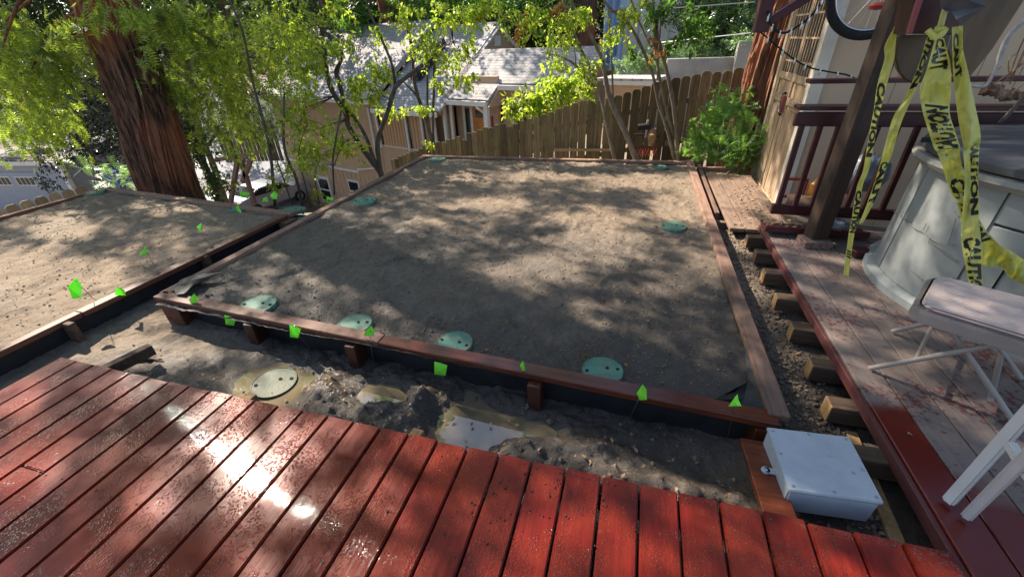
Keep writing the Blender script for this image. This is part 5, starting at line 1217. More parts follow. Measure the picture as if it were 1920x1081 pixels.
for (x0, y0), (x1, y1) in (((447, 290), (432, 372)), ((452, 300), (478, 372)), ((470, 300), (455, 330)), ((405, 300), (485, 286))):
    a = aty(x0, y0, 11); b = aty(x1, y1 + 12, 11); MB().bar(a, b if y1 > y0 else aty(x1, y1, 11), .12, .12).build('timber', M['frame_dusty'], tr)
a = aty(405, 235, 14); b = aty(500, 285, 13.5); wf = thing('wooden_screen', 'dark brown slatted screen above the driveway', 'fence', a)
for k in range(16):
    q = lerp(aty(400, 232, 14), aty(505, 222, 13.5), k / 15); MB().box(q - (0, 0, .8), (.14, .03, 1.5)).build('slat', M['fence'], wf)
gr = thing('garage', 'pale blue-grey garage with arched-pane door down the slope at left', 'garage', atz(40, 330, -4))
gz = -2.6; a = atz(-90, 303, gz); b = atz(106, 303, gz); a[2] = b[2] = gz; gd = b - a; gl = np.linalg.norm(gd); gd /= gl; gn = np.array([gd[1], -gd[0], 0])
def gp(u, off, z): return a + gd * u + gn * off + np.array([0, 0, z - gz])
G3 = np.array([gd, -gn, [0, 0, 1.0]]).T
def gb(name, mat, u0, u1, o0, o1, z0, z1, par=gr): return MB().box(gp((u0 + u1) / 2, (o0 + o1) / 2, (z0 + z1) / 2), (u1 - u0, abs(o1 - o0), z1 - z0), M3=G3).build(name, M[mat], par, bevel=.01)
gb('wall', 'garage', 0, gl, -6, 0, -6.5, gz - .15); gb('roof', 'post', -.2, gl + .3, -6.2, .25, gz + .04, gz + .10); gb('fascia', 'housetrim', -.2, gl + .3, .26, .31, gz - .12, gz + .06)
gd_ = gb('garage_door', 'garage', gl - 9, gl - 1.5, .02, .06, -6.5, gz - .5)
for k in range(5):
    w0 = gl - 8.6 + 1.42 * k; pn = gb('door_window', 'housetrim', w0, w0 + 1.1, .062, .08, -3.75, -3.3, gd_)
    for j in range(4): gb('pane', 'glassdark', w0 + .06 + .26 * j, w0 + .27 + .26 * j, .082, .09, -3.7, -3.35, pn)
gb('corner_trim', 'housetrim', gl - .05, gl + .15, -.1, .1, -6.5, gz - .15)
bn = thing('blue_bin', 'blue wheeled bin behind the pale fern sprays', 'bin', atz(238, 330, -3.2)); bl = bn.location
bq = aty(236, 345, 9.0)
box(bq, (.55, .6, .8), top=1.15).build('body', M['bluebin'], bn, bevel=.03); box(bq + np.array([0, 0, .45]), (.68, .74, .07)).build('lid', M['bluebin'], bn, bevel=.02)
cb = thing('concrete_trough', 'tan concrete block with a leaning slab at the far left slope', 'block', aty(50, 245, 15))
MB().bar(aty(25, 240, 15), aty(75, 246, 15), 1.0, .8).build('block', M['concrete'], cb, bevel=.03); MB().bar(aty(38, 195, 15.2), aty(58, 238, 15), .35, .3).build('slab', M['concrete'], cb, bevel=.02)

# ================================================================== TREES
def trunk_lathe(path, radii, name, mat, parent, n=96, m=120, ridge=.10, seed=0):
    path = np.asarray(path, float); t = np.linspace(0, 1, m); P_ = np.array([[np.interp(u, np.linspace(0, 1, len(path)), path[:, k]) for k in range(3)] for u in t]); rr = np.interp(t, np.linspace(0, 1, len(radii)), radii)
    A = np.linspace(0, 2 * math.pi, n, endpoint=False); V = np.zeros((m, n, 3)); H_ = P_[:, 2]; n_ = n
    for i in range(m):
        tw = A + .12 * math.sin(H_[i] * .9 + seed)
        rid = 1 - (1 - np.abs(vnoise(tw * 9.5 + fbm(tw * 2, H_[i] * .9 + tw * 0, 1, 2, seed) * 3.0, H_[i] * .8 + tw * 0, seed) - .5) * 2) ** 2
        rid2 = vnoise(tw * 26, H_[i] * 2.5 + tw * 0, seed + 5)
        r = rr[i] * (1 + ridge * (rid - .5) + ridge * .5 * (rid2 - .5)); V[i, :, 0] = P_[i, 0] + r * np.cos(A); V[i, :, 1] = P_[i, 1] + r * np.sin(A); V[i, :, 2] = P_[i, 2]
    F_ = [(i * n + j, i * n + (j + 1) % n, (i + 1) * n + (j + 1) % n, (i + 1) * n + j) for i in range(m - 1) for j in range(n)]
    return MB().add(V.reshape(-1, 3), F_).build(name, mat, parent, smooth='all')
def branches(parent, mat, leafmat, proto, blobs, size, twn, lpt, droop=.0, stems=None, tw_r=.004, flat=.6, name='foliage', jit=.35):
    """blobs: (px, py, rx_px, ry_px, Y, count) - twigs grow from the nearest stem into each clump, leaves along them"""
    mb = MB(); tb = MB(); 
    for (px, py, rx, ry, Y, cnt) in blobs:
        c = aty(px, py, Y); ex = np.linalg.norm(aty(px + rx, py, Y) - c); ez = np.linalg.norm(aty(px, py + ry, Y) - c)
        ends = in_ball(cnt, c, (ex, (ex + ez) * .40, ez))
        if stems is not None: d = np.linalg.norm(stems - c, axis=1); root = stems[np.argmin(d)]
        for e in ends:
            if stems is not None and RND.random() < .22:
                a0 = lerp(root, c, RND.random()); 
                tb.tube([root, a0 + NR.normal(size=3) * .05, e], [tw_r * 1.6, tw_r, tw_r * .4], 4, cap=False)
            L = (ex + ez) * RND.uniform(.25, .55); dr = NR.normal(size=3) * .7 + np.array([0, 0, -droop]); dr /= np.linalg.norm(dr)
            u = np.linspace(0, 1, lpt); Q = e + dr[None] * (L * u)[:, None] + np.array([0, 0, -1])[None] * (droop * .25 * L * u ** 2)[:, None] + NR.normal(size=(lpt, 3)) * size * .35
            D = dr[None] * .6 + NR.normal(size=(lpt, 3)) * .7 + np.array([0, 0, -.25 - droop * .6])
            scatter(mb, proto, Q, D, size * (.65 + .7 * NR.random(lpt)), flat)
            if RND.random() < .4: tb.tube([e, e + dr * L * .5, e + dr * L + (0, 0, -droop * .2 * L)], tw_r * .5, 3, cap=False)
    o = build_tri(mb, name, leafmat, parent); o['kind'] = 'stuff'
    if tb.n: tt = tb.build('twigs', mat, parent); tt['kind'] = 'stuff'
    return o
def stems_px(parent, mat, lines, wob=.25):
    allp = []
    for pts in lines:
        Y = pts[0]; pp = [aty(p[0], p[1], Y + (p[3] if len(p) > 3 else 0) + RND.uniform(-.05, .05)) for p in pts[1:]]; rr = [p[2] for p in pts[1:]]
        sp_ = spl(pp, 4); rs = np.interp(np.linspace(0, 1, len(sp_)), np.linspace(0, 1, len(rr)), rr)
        dd = np.array([np.linalg.norm(ray(p[0], p[1])) for p in pts[1:]]).mean(); depth = Y / abs(ray(pts[1][0], pts[1][1])[1])
        MB().tube(sp_, rs * .56 * depth / F_PX, 9, wob=wob).build('trunk' if pts is lines[0] else 'branch', mat, parent, smooth='all'); allp.append(sp_)
    return np.vstack(allp)
def tree(name, label, cat, base, group=None): return thing(name, label, cat, base, group)

# --- big redwood at left
rw_ = tree('redwood_tree', 'huge redwood trunk with furrowed brown bark and drooping sprays behind the narrower bed', 'tree', (-7.5, 5.0, -1.2))
tb_ = aty(318, 362, 5.0); tt_ = aty(190, -10, 5.0)
trunk_lathe([(tb_[0] + .04, 5.0, -2.2), (tb_[0] + .04, 5.0, -.5), (tt_[0], 5.02, 2.0), (tt_[0] - .1, 5.2, 4.6), (tt_[0] - .1, 5.75, 9.5)], [.50, .385, .34, .31, .26], 'trunk', M['bark'], rw_, seed=3, m=300, n=340, ridge=.20)
sides = []
for k, (x0, y0, x1, y1, Y0_, Y1_, r) in enumerate(((150, 20, 60, 130, 5.0, 4.3, .03), (160, 60, 30, 200, 5, 4.6, .028), (250, 30, 420, 90, 5, 5.4, .03), (240, 0, 380, 180, 5, 5.6, .028), (150, -10, 10, 40, 5, 4.2, .03),
        (250, 60, 520, 150, 5, 6.4, .03), (140, 10, 175, 110, 4.6, 4.4, .02), (400, -60, 470, 200, 5.4, 6.0, .02), (60, -60, -20, 250, 4.3, 4.0, .02))):
    a = aty(x0, y0, Y0_); b = aty(x1, y1, Y1_); m_ = lerp(a, b, .5) + (0, 0, .12); p = spl([a, m_, b], 5); sides.append(p); MB().tube(p, np.linspace(r, r * .3, len(p)), 7, wob=.2).build('branch', M['bark'], rw_, smooth='all')
rs = np.vstack(sides)
RB = [(45, 50, 65, 55, 4.6, 48), (75, 100, 45, 50, 4.6, 28), (30, 150, 50, 50, 4.5, 36), (60, 225, 45, 18, 4.4, 12), (20, 235, 30, 26, 4.3, 10), (120, 40, 20, 40, 4.5, 9), (175, 8, 40, 12, 4.2, 7),
      (265, 110, 8, 30, 4.2, 2), (235, 10, 30, 12, 4.2, 5), (350, 60, 42, 60, 5.2, 28), (410, 90, 55, 70, 5.5, 34), (350, 150, 32, 50, 5.4, 22), (430, 170, 50, 50, 5.9, 30), (470, 60, 60, 60, 6.0, 40), (400, 230, 40, 30, 5.8, 13), (455, 235, 40, 30, 6.0, 12), (90, 190, 40, 40, 4.8, 16),
      (320, 15, 40, 30, 5, 22), (10, 100, 40, 80, 4.2, 34), (520, 60, 50, 60, 6.6, 24)]
branches(rw_, M['stem'], M['needle'], SPRAY, RB, .17, 1, 7, droop=1.0, stems=rs, name='crown')
# small wispy sprays on the trunk and the seedling below it
sd = tree('redwood_seedling', 'pale feathery seedling sprays in front of the blue bin', 'seedling', aty(240, 345, 5.2))
branches(sd, M['stem'], M['fern'], SPRAY, [(190, 330, 26, 9, 5.2, 9), (235, 328, 26, 12, 5.3, 10), (215, 342, 36, 7, 5.1, 8), (262, 342, 16, 8, 5.2, 5)], .20, 1, 4, droop=-.2, stems=np.array([aty(230, 356, 5.2)]), flat=.3)

# --- leaning multi-stem trees in the middle
tA = tree('forked_tree', 'dark many-forked tree with a sawn-off limb, leaning at the bed corner', 'tree', aty(712, 325, 6.3))
sA = stems_px(tA, M['stem'], [
    (6.3, (716, 345, 11), (714, 324, 10), (695, 299, 9), (671, 266, 8.5), (653, 235, 8), (648, 211, 8), (628, 180, 7.5), (616, 153, 7), (611, 116, 6.5), (604, 61, 5.5), (599, -20, 5)),
    (6.3, (648, 205, 6), (637, 159, 7.5), (631, 134, 7.5), (642, 107, 4.5), (636, 90, 4), (616, 67, 3.5), (588, 37, 3), (555, -10, 3)),
    (6.3, (611, 116, 5.5), (592, 89, 5), (561, 61, 4.5), (540, 34, 4), (512, -10, 3.5)),
    (6.3, (711, 323, 7), (698, 290, 6), (683, 250, 5.5), (660, 215, 5), (650, 205, 5)),
    (6.3, (714, 324, 8), (708, 266, 8), (726, 214, 7), (741, 165, 6.5), (760, 147, 6), (793, 122, 5.5)),
    (6.3, (742, 165, 5), (735, 122, 4.5), (714, 70, 4), (698, 34, 3.5), (680, -20, 3))])
LA = [(680, 155, 45, 24, 6.2, 26), (640, 85, 35, 25, 6.0, 10), (720, 130, 30, 22, 6.3, 14), (585, 110, 40, 45, 5.8, 26), (560, 200, 40, 40, 5.7, 24), (600, 245, 40, 35, 5.8, 18), (645, 275, 28, 22, 6, 22), (575, 290, 32, 22, 5.5, 24), (700, 60, 45, 35, 6.2, 6), (540, 40, 50, 50, 5.8, 32), (610, 20, 50, 25, 6, 10), (690, 180, 28, 16, 6.2, 8), (650, 200, 22, 28, 6.3, 10)]
branches(tA, M['stem'], M['leaflime'], LEAF, LA, .064, 1, 20, droop=.35, stems=sA, name='crown')
tB = tree('slender_tree', 'slender dark-stemmed tree standing at the far bed corner before the roof', 'tree', aty(812, 275, 7.5))
sB = stems_px(tB, M['stem'], [
    (7.5, (813, 292, 7), (811, 272, 7), (801, 232, 6.5), (784, 183, 6), (776, 147, 5.5), (772, 92, 5), (760, 37, 4.5), (745, -20, 4)),
    (7.5, (814, 290, 5), (812, 240, 4.5), (813, 183, 4), (815, 113, 4)), (7.5, (803, 235, 4), (801, 180, 3.5), (801, 92, 3)), (7.5, (784, 183, 3.5), (770, 167, 3), (756, 153, 2.5)), (7.5, (815, 115, 3), (830, 90, 2), (850, 80, 1.5))])
branches(tB, M['stem'], M['leaflime'], LEAF, [(790, 75, 35, 35, 7.2, 22), (850, 112, 36, 14, 7.2, 18), (870, 90, 26, 14, 7.0, 8), (760, 30, 40, 25, 7, 16), (845, 26, 55, 20, 6.8, 26), (740, 200, 28, 10, 7.3, 9), (790, 205, 20, 9, 7.3, 7), (880, 145, 30, 10, 7.2, 10), (815, 150, 15, 20, 7.3, 8), (805, 275, 10, 5, 7.3, 4), (905, 15, 50, 16, 6.8, 18)], .066, 1, 20, droop=.5, stems=sB, name='crown')
tC = tree('leaning_tree', 'tree of two thick grey stems leaning left across the fence', 'tree', aty(1192, 296, 7.3))
sC = stems_px(tC, M['stempale'], [
    (7.3, (1194, 302, 10), (1192, 296, 9.5), (1171, 244, 9), (1143, 183, 8), (1134, 137, 6.5), (1125, 101, 6), (1104, 61, 5), (1082, 27, 4.5), (1060, -20, 4)),
    (7.3, (1152, 300, 6), (1140, 244, 5.5), (1125, 177, 5.5), (1107, 128, 4.5), (1082, 76, 4), (1052, -10, 3.5)), (7.3, (1122, 171, 4.5), (1082, 125, 4), (1052, 107, 3), (1015, 98, 2)),
    (7.3, (1150, 200, 3.5), (1147, 120, 3), (1140, 20, 2.5)), (7.3, (1080, 128, 2), (1075, 60, 2), (1070, 0, 1.5))])
branches(tC, M['stempale'], M['leaflime'], LEAF, [(1050, 60, 45, 35, 7, 20), (1095, 120, 30, 24, 7.1, 10), (1040, 120, 36, 18, 7.0, 9), (1000, 30, 45, 28, 6.9, 20), (1150, 70, 30, 30, 7.2, 12), (1085, 20, 40, 20, 7, 22), (1180, 20, 30, 18, 7.2, 12), (1095, 165, 22, 14, 7.2, 12)], .06, 1, 20, droop=.6, stems=sC, name='crown')
branches(tC, M['stempale'], M['deadleaf'], LEAF, [(985, 45, 30, 16, 7, 6), (1230, 70, 10, 40, 7.2, 5), (1045, 10, 25, 12, 7, 4)], .06, 1, 16, droop=.9, stems=None, name='dry_leaves')
tD = tree('clustered_stem_tree', 'cluster of thin tan stems rising together beside the bush', 'tree', aty(1271, 299, 7.4))
sD = stems_px(tD, M['stempale'], [
    (7.4, (1272, 306, 7), (1271, 299, 7), (1265, 214, 6.5), (1253, 147, 6), (1235, 76, 5.5), (1223, 31, 5), (1204, -20, 5)),
    (7.4, (1266, 304, 5), (1250, 240, 5), (1235, 195, 5), (1223, 137, 4.5), (1198, 79, 4.5), (1174, 40, 4), (1143, 15, 4), (1120, -20, 3)),
    (7.4, (1262, 253, 5), (1244, 183, 4.5), (1232, 116, 4.5), (1226, 46, 4.5), (1224, -20, 4)), (7.4, (1222, 90, 3), (1198, 40, 3), (1180, -10, 2.5)), (7.4, (1232, 150, 2.5), (1238, 60, 2), (1241, -10, 2)), (7.4, (1240, 100, 2), (1252, 92, 1.5))])
branches(tD, M['stempale'], M['leafmid'], LEAF, [(1230, 20, 40, 20, 7.3, 20), (1290, 40, 30, 30, 7.2, 14), (1265, 80, 20, 20, 7.3, 6), (1310, 60, 20, 40, 7.2, 12), (1190, 100, 12, 18, 7.3, 4)], .07, 1, 16, droop=.5, stems=sD, name='crown')
# --- thin saplings between the beds
tE = tree('sapling_clump', 'clump of thin saplings with lime leaves between the two beds', 'saplings', aty(566, 385, 5.0))
sE = stems_px(tE, M['stem'], [(5.0, (568, 400, 5), (566, 385, 5), (555, 333, 4.5), (533, 277, 4), (533, 178, 3)), (5.0, (516, 385, 5), (512, 340, 5), (506, 280, 4.5), (492, 222, 4), (474, 155, 3.5), (455, 60, 3), (430, 0, 3)),
    (4.8, (627, 365, 3), (625, 330, 3), (625, 289, 3), (640, 207, 2.5)), (5.0, (548, 385, 2.5), (530, 330, 2.5), (500, 250, 2)), (5.0, (583, 390, 2), (572, 345, 2), (560, 290, 1.5), (575, 230, 1)), (5, (627, 310, 2), (640, 275, 1.5), (655, 262, 1)), (5.2, (600, 385, 2), (590, 330, 2), (600, 300, 1))])
branches(tE, M['stem'], M['leaflime'], LEAF, [(500, 180, 45, 45, 5.2, 28), (560, 150, 35, 40, 5.2, 18), (530, 240, 38, 30, 5.0, 18), (470, 240, 30, 40, 5.3, 14), (590, 300, 24, 18, 4.9, 10), (545, 310, 24, 22, 4.9, 12), (480, 110, 45, 50, 5.3, 30), (630, 250, 24, 30, 5, 10), (520, 90, 40, 45, 5.3, 20), (515, 340, 16, 12, 4.9, 6), (600, 370, 26, 8, 4.9, 5)], .045, 1, 20, droop=.5, stems=sE, name='crown')
# --- ivy-clad trunk
tF = tree('ivy_trunk', 'leaning trunk wrapped in dark ivy right of the redwood', 'tree', aty(410, 366, 6.0))
sF = stems_px(tF, M['stem'], [(6.0, (412, 385, 12), (400, 350, 12), (375, 290, 11), (355, 230, 10), (335, 170, 9), (310, 90, 8), (290, 20, 7)), (6.4, (424, 380, 9), (400, 310, 9), (372, 240, 9), (352, 150, 8), (345, 60, 8), (340, -20, 7)), (6.4, (385, 280, 6), (405, 250, 5), (410, 235, 4))])
branches(tF, M['stem'], M['ivy'], LEAF, [(395, 350, 22, 22, 5.8, 26), (375, 300, 20, 26, 5.8, 26), (352, 250, 18, 30, 5.8, 24), (335, 190, 18, 30, 5.8, 20), (410, 330, 14, 24, 6, 16), (390, 260, 22, 30, 6.2, 18)], .06, 1, 18, droop=.4, stems=sF, name='ivy')
# --- dark plum-like tree at left
tG = tree('dark_leaved_tree', 'dark glossy-leaved small tree over the pale garage', 'tree', aty(170, 300, 7.6))
sG = stems_px(tG, M['stem'], [(7.6, (190, 360, 7), (175, 300, 6), (160, 240, 5), (150, 180, 4), (140, 120, 3)), (7.6, (178, 310, 4), (120, 240, 3), (90, 210, 2)), (7.6, (165, 250, 4), (200, 210, 3), (215, 190, 2))])
branches(tG, M['stem'], M['leafgrey'], LEAF, [(150, 170, 55, 40, 7.4, 70), (110, 230, 45, 35, 7.2, 50), (190, 220, 45, 40, 7.4, 60), (140, 270, 55, 24, 7.2, 40), (215, 280, 30, 25, 7.4, 30), (90, 300, 22, 12, 7, 6), (85, 340, 18, 16, 6.8, 7), (220, 170, 30, 50, 7.6, 34), (100, 150, 45, 35, 7.4, 36), (160, 110, 50, 30, 7.6, 36)], .08, 1, 20, droop=.4, stems=sG, name='crown')
# --- right redwood trunk and the bush at its foot
tH = tree('redwood_tree', 'orange fibrous redwood trunk squeezed between fence and shed door', 'tree', (2.0, 7.55, -.6))
c = aty(1393, 183, 7.6); trunk_lathe([(c[0] + .50, 7.6, -1.0), (c[0] + .47, 7.6, .2), (c[0] + .46, 7.6, 1.2), (c[0] + .50, 7.6, 2.6), (c[0] + .52, 7.6, 7)], [.66, .52, .45, .42, .36], 'trunk', M['barkR'], tH, seed=9, m=240, n=300, ridge=.24)
bu = tree('redwood_sprout_bush', 'bright green feathery bush of redwood sprouts in the corner by the shed', 'bush', atz(1360, 305, -.3))
rt_ = np.array([atz(1350, 300, -.3), atz(1375, 300, -.3), atz(1390, 290, -.3)])
branches(bu, M['stem'], M['needlebright'], SPRAY, [(1345, 290, 44, 18, 6.6, 36), (1325, 258, 28, 22, 6.7, 14), (1370, 262, 34, 22, 6.5, 18), (1395, 285, 26, 22, 6.2, 34), (1350, 220, 24, 22, 6.8, 24), (1385, 215, 22, 20, 6.7, 16), (1310, 275, 18, 16, 6.8, 16), (1405, 250, 14, 24, 6.3, 12), (1350, 195, 14, 14, 6.9, 5), (1390, 190, 10, 16, 6.9, 4)], .15, 1, 5, droop=-.5, stems=rt_, name='foliage', flat=.35)
# climber on the near side of the fence top and leafy shrub before the house window
cl_ = tree('leafy_climber', 'sunlit pale green climber growing over the fence before the house window', 'climber', aty(1000, 210, 9))
branches(cl_, M['stem'], M['leaflime'], LEAF, [(1000, 190, 36, 20, 9.0, 38), (1040, 170, 34, 26, 9.0, 40), (960, 205, 20, 12, 9.0, 16), (1070, 155, 26, 22, 9.0, 24), (1020, 210, 22, 12, 8.9, 16), (1080, 190, 18, 10, 8.8, 8)], .11, 1, 12, droop=.2, stems=np.array([aty(1020, 235, 9), aty(1060, 215, 9)]), name='foliage', flat=.9)
# old mower-like tool stack against the fence
ol = thing('rusty_machine', 'rusty garden machine with a bent guard leaning against the fence', 'machine', aty(1222, 270, 7.8))
q = aty(1222, 258, 7.85)
MB().tube([q + (-.0, 0, .12), q + (0, -.06, .05), q + (.0, -.05, -.12)], [.05, .075, .05], 14).build('guard', M['chip'], ol, smooth=True)
MB().tube([q + (-.25, 0, .16), q + (-.05, 0, .19)], .055, 12).build('motor', M['rubber'], ol, smooth=True); MB().tube([q + (-.1, 0, .0), q + (-.1, 0, .28)], .02, 8).build('handle', M['whitewood'], ol, smooth=True)
MB().bar(q + (-.3, .02, -.18), q + (.15, .02, -.20), .03, .05).build('crossbar', M['post'], ol); MB().bar(q + (-.28, .0, .05), q + (.12, .03, .02), .03, .03).build('crossbar', M['post'], ol)
MB().bar(q + (.2, .0, .12), q + (.22, .0, -.5), .03, .03).build('leg', M['post'], ol)
gw = MB()
for k in range(7): gw.tube([aty(1195 + 5 * k, 293, 7.6), aty(1202 + 5 * k, 278, 7.6)], .004, 4); gw.tube([aty(1202 + 5 * k, 293, 7.6), aty(1195 + 5 * k, 278, 7.6)], .004, 4)
o = gw.build('red_netting', M['red'], None); tag(o, 'scrap of red plastic netting at the foot of the rusty machine', 'netting')

# --- far foliage: hillside wood behind everything
def mass(name, spots, mat, size, n, label, proto=None, dens=1):
    mb = MB()
    for (c, r, cnt) in spots:
        Q = in_ball(cnt, c, r); scatter(mb, proto or CLUS[0], Q, NR.normal(size=(cnt, 3)) + (0, 0, -.2), size * (.6 + .8 * NR.random(cnt)), .9)
    o = build_tri(mb, name, mat); o['kind'] = 'stuff'; tag(o, label, 'foliage'); return o
sp = []
for k in range(64):
    x = -34 + 50 * (k % 32) / 31 + RND.uniform(-1, 1); y = 27 + 5 * (k // 32) + RND.uniform(-1.5, 1.5); sp.append(((x, y, 3.0 + RND.uniform(-1.5, 1.5) + (k // 32) * 2), (1.9, 1.5, 3.0), 240))
for k in range(56):
    a_ = math.radians(100 * k / 55 - 78); rr_ = RND.uniform(25, 31); zt_ = (9 if a_ > -.6 else 5) + (6 if a_ > -.6 else 3) * vnoise(k * .37, 3.1, 5) + RND.uniform(-2, 3); sp.append(((rr_ * math.sin(a_), rr_ * math.cos(a_), float(zt_)), (2.0, 1.6, 4.5), 150))
mass('woodland', sp, M['forest'], .75, 0, 'dark shady woodland filling the hillside behind the house')
sp = [((-22 + 1.8 * k + RND.uniform(-.8, .8), 29 + RND.uniform(-1, 1), -.4 + RND.uniform(-1, 1)), (1.6, 1.5, 2.2), 300) for k in range(8)] + [((-26 + RND.uniform(-5, 5), 17 + RND.uniform(-2, 3), -1.8 + RND.uniform(-.6, 1.5)), (1.6, 1.4, 1.4), 240) for k in range(9)]
sp += [(aty(60, 150, 12), (2.2, 1.0, 1.0), 500), (aty(-20, 60, 13), (2.5, 1.0, 2.0), 600), (aty(60, -10, 12), (3.5, 1.0, 1.6), 700), (aty(330, -10, 13), (3.0, 1.0, 1.4), 600), (aty(230, 200, 12), (1.6, 1.0, 1.2), 500), (aty(-40, 200, 14), (2.5, 1, .9), 400), (aty(330, 260, 15), (1.0, 1.0, 1.0), 260), (aty(300, 180, 15), (2.2, 1.2, 2.0), 500), (aty(420, 150, 16), (2.4, 1.2, 2.4), 500), (aty(200, 80, 16), (3.0, 1.2, 1.6), 500), (aty(60, 60, 14), (3.0, 1.2, 2.0), 500), (aty(520, 60, 22), (2.4, 1.2, 2.4), 400)]
mass('shrubbery', sp, M['forest'], .38, 0, 'dark tangled shrubs on the slope at the left, behind the redwood')
mass('ivy_bank', [(aty(1360, 60, 14.5), (1.0, .6, 1.3), 900), (aty(1310, 40, 15.5), (.8, .5, 1.5), 500), (aty(1300, 8, 15), (1.0, .5, .5), 300), (aty(1395, 60, 13.8), (.4, .4, .8), 250)], M['ivy'], .22, 0, 'dark ivy wall hanging above the grey retaining wall')
mass('ground_cover', [(aty(1195, 120, 13.6), (.75, .4, .22), 300), (aty(1300, 95, 14.0), (.9, .4, .22), 300), (aty(1240, 100, 14.2), (.6, .4, .3), 160), (aty(1390, 75, 13), (.4, .2, .12), 50)], M['fern'], .17, 0, 'pale sunlit leafy ground cover along the retaining wall')
sp = [(aty(900, 15, 24), (3.2, 1.2, .9), 500), (aty(780, 20, 24), (2, 1, 1.2), 300), (aty(1030, 20, 22), (1.4, 1, 1.2), 180), (aty(660, 30, 24), (1.6, 1, 1.2), 180)]
mass('bright_foliage', sp, M['leafmid'], .45, 0, 'mid-green leaves catching sun above the house roof')
for k, (x, Y, r) in enumerate(((-19, 26, .5), (-14.5, 25, .4), (-9, 27, .6), (-6, 26, .4), (-3.4, 25.5, .5), (-24, 22, .5))):
    t_ = tree('background_trunk', ['dark trunk farthest left behind the house', 'slim dark trunk over the house chimney', 'thick dark trunk behind the roof ridge', 'dark trunk by the roof gable', 'dark trunk right of the gable', 'dark trunk in the left-hand shrubs'][k], 'tree', (x, Y, -1), 'dim trunks in the hillside wood')
    MB().tube(spl([(x, Y, -3), (x + .2, Y, 3), (x - .1, Y, 9)], 5), [r * 1.1] * 5 + [r] * 6, 10, wob=.15).build('trunk', M['bark'], t_, smooth='all')
for a, b, lab in ((aty(1170, 22, 12), aty(1415, 4, 12), 'thin pale cable highest above the retaining wall'), (aty(1240, 80, 12), aty(1408, 62, 11), 'thin pale cable crossing low before the dark ivy'), (aty(-20, 244, 9), aty(90, 236, 12), 'thin pale cable over the concrete block at far left')):
    tag(MB().tube([a, b], .010, 5).build('overhead_cable', M['screw'], None), lab, 'cable')

# ================================================================== CROWN OVERHEAD (unseen leaves, their gaps shaped to throw the wanted dapple)
LIT = [(20, 520, 200, 110, 1), (110, 410, 60, 24, .9), (310, 378, 60, 7, .8), (280, 448, 60, 12, .5), (190, 480, 50, 16, .5),
    (1100, 405, 70, 30, 1), (1085, 450, 50, 26, 1), (1000, 485, 70, 24, 1), (1060, 548, 40, 9, .5), (900, 368, 70, 12, .75), (870, 322, 40, 7, .6), (1000, 318, 70, 8, .65), (1200, 328, 80, 12, .85), (1255, 375, 45, 22, .8), (1180, 440, 45, 18, .6), (1240, 520, 30, 12, .5),
    (1300, 345, 40, 30, .9), (500, 527, 36, 9, .6), (575, 560, 26, 7, .5), (770, 400, 40, 7, .45), (1310, 470, 24, 34, .6),
    (20, 755, 60, 18, 1), (50, 890, 60, 34, 1), (415, 765, 50, 18, .9), (500, 850, 80, 24, .9), (600, 800, 40, 24, .85), (440, 920, 40, 16, .6), (760, 830, 50, 20, .9), (1010, 975, 90, 40, 1), (930, 1040, 60, 30, .9),
    (1390, 340, 50, 30, 1), (1380, 400, 30, 20, .7), (1800, 940, 40, 30, 1), (1900, 960, 60, 40, 1), (1800, 590, 60, 20, .6), (1540, 850, 40, 12, .45), (1330, 380, 20, 50, .7), (1440, 1040, 40, 30, .45),
    (1190, 878, 90, 34, 1, -.2), (1330, 905, 70, 34, 1, -.2), (510, 705, 80, 34, 1, -.2), (600, 690, 60, 14, .8, -.2), (620, 745, 40, 16, .8, -.2), (330, 650, 60, 24, .6, -.2), (40, 700, 60, 24, .9, -.2), (1430, 850, 20, 40, .8, -.06), (1420, 540, 14, 20, .7, -.2), (1460, 640, 14, 16, .6, -.2)]
ell = []
for px, py, rx, ry, s_, *zz_ in LIT:
    zz_ = zz_[0] if zz_ else 0.0; s_ = min(1, s_ * 1.15)
    c = atz(px, py, zz_)[:2]; e1 = atz(px + rx, py, zz_)[:2] - c; e2 = atz(px, py + ry, zz_)[:2] - c; c = c + SUN[:2] * (-zz_ / SUN[2]); e1 = e1 * (1 + .07 / np.linalg.norm(e1)); e2 = e2 * (1 + .07 / np.linalg.norm(e2)); A_ = np.linalg.inv(np.array([e1, e2]).T); ell.append((c, A_, s_))
def lit(g):
    v = np.zeros(len(g))
    for c, A_, s_ in ell:
        q = (g - c) @ A_.T; r = np.sqrt((q ** 2).sum(1)); v = np.maximum(v, s_ * np.clip((1.22 - r) / .3, 0, 1))
    return np.clip(v, 0, 1)
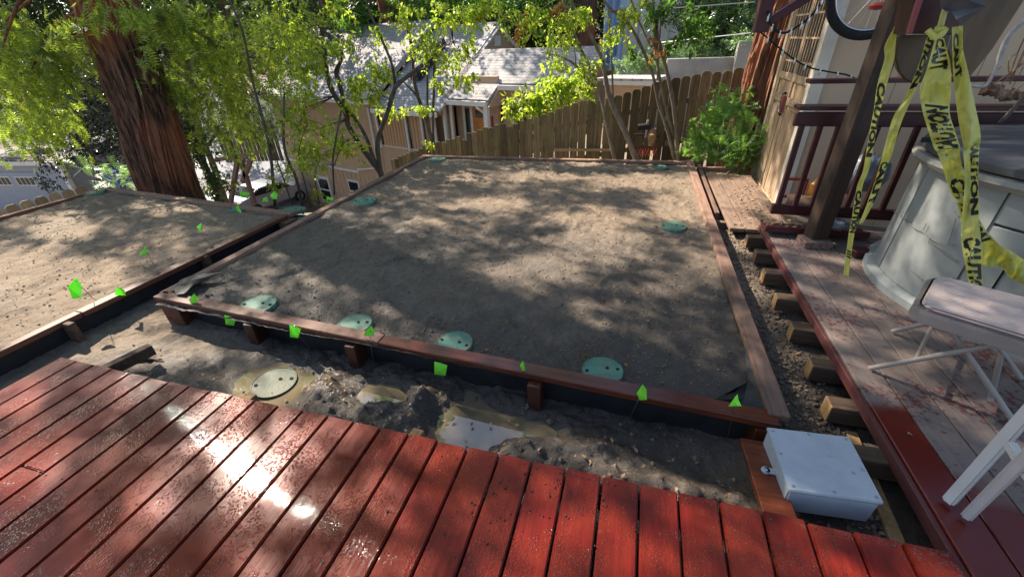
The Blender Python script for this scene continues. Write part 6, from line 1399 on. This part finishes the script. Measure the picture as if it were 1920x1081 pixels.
LIT_MIN = .35; NC = 24000
g = np.stack([NR.uniform(-7.6, 4.5, NC), NR.uniform(-1.6, 6.4, NC)], 1); h = NR.uniform(5.2, 8.5, NC)
keep_p = 1 - lit(g) * 1.0 + .0
keep_p *= np.where(g[:, 1] > 6.0, .5, 1.0); ragged = vnoise(g[:, 0] * 7, g[:, 1] * 7, 91) * .5 + vnoise(g[:, 0] * 2.5, g[:, 1] * 2.5, 92) * .5
keep = keep_p > (ragged * .9 + .05); g = g[keep]; h = h[keep]
# unseen leaves are cleared so the puddle and wet boards mirror open sky
def sky_gap(gg, hh):
    p = np.concatenate([gg, np.zeros((len(gg), 1))], 1) + SUN[None] * (hh / SUN[2])[:, None]; bad = np.zeros(len(gg), bool)
    for px, py in ((880, 795), (930, 760), (1000, 930), (1100, 900), (930, 655), (900, 680), (870, 1040)):
        o_ = atz(px, py, -.1); d_ = ray(px, py); d_ = d_ / np.linalg.norm(d_); d_[2] = -d_[2]; v_ = p - o_; tt = v_ @ d_; bad |= np.linalg.norm(v_ - tt[:, None] * d_, axis=1) < .95
    return bad
for _ in range(8):
    bad = sky_gap(g, h); h = np.where(bad, NR.uniform(4.4, 10.5, len(h)), h)
bad = sky_gap(g, h); g = g[~bad]; h = h[~bad]
pos = np.concatenate([g, np.zeros((len(g), 1))], 1) + SUN[None] * (h / SUN[2])[:, None]
mb = MB(); scatter(mb, CLUS[1], pos, NR.normal(size=(len(pos), 3)), .20 * (.7 + .6 * NR.random(len(pos))), .8)
cr_ = build_tri(mb, 'dapple_crown', M['needle'], rw_); cr_['kind'] = 'stuff'
for k in range(9):
    a = np.array([tt_[0], 5.4, 6.0 + RND.uniform(0, 3)]); b = pos[RND.randrange(len(pos))]; MB().tube(spl([a, lerp(a, b, .5) + (0, 0, .4), b], 4), [.025, .02, .016, .014, .012, .01, .008, .006, .005], 6).build('branch', M['bark'], rw_)
print('tris', sum(len(o.data.polygons) for o in scene.objects if o.type == 'MESH'), 'objs', len(scene.objects))
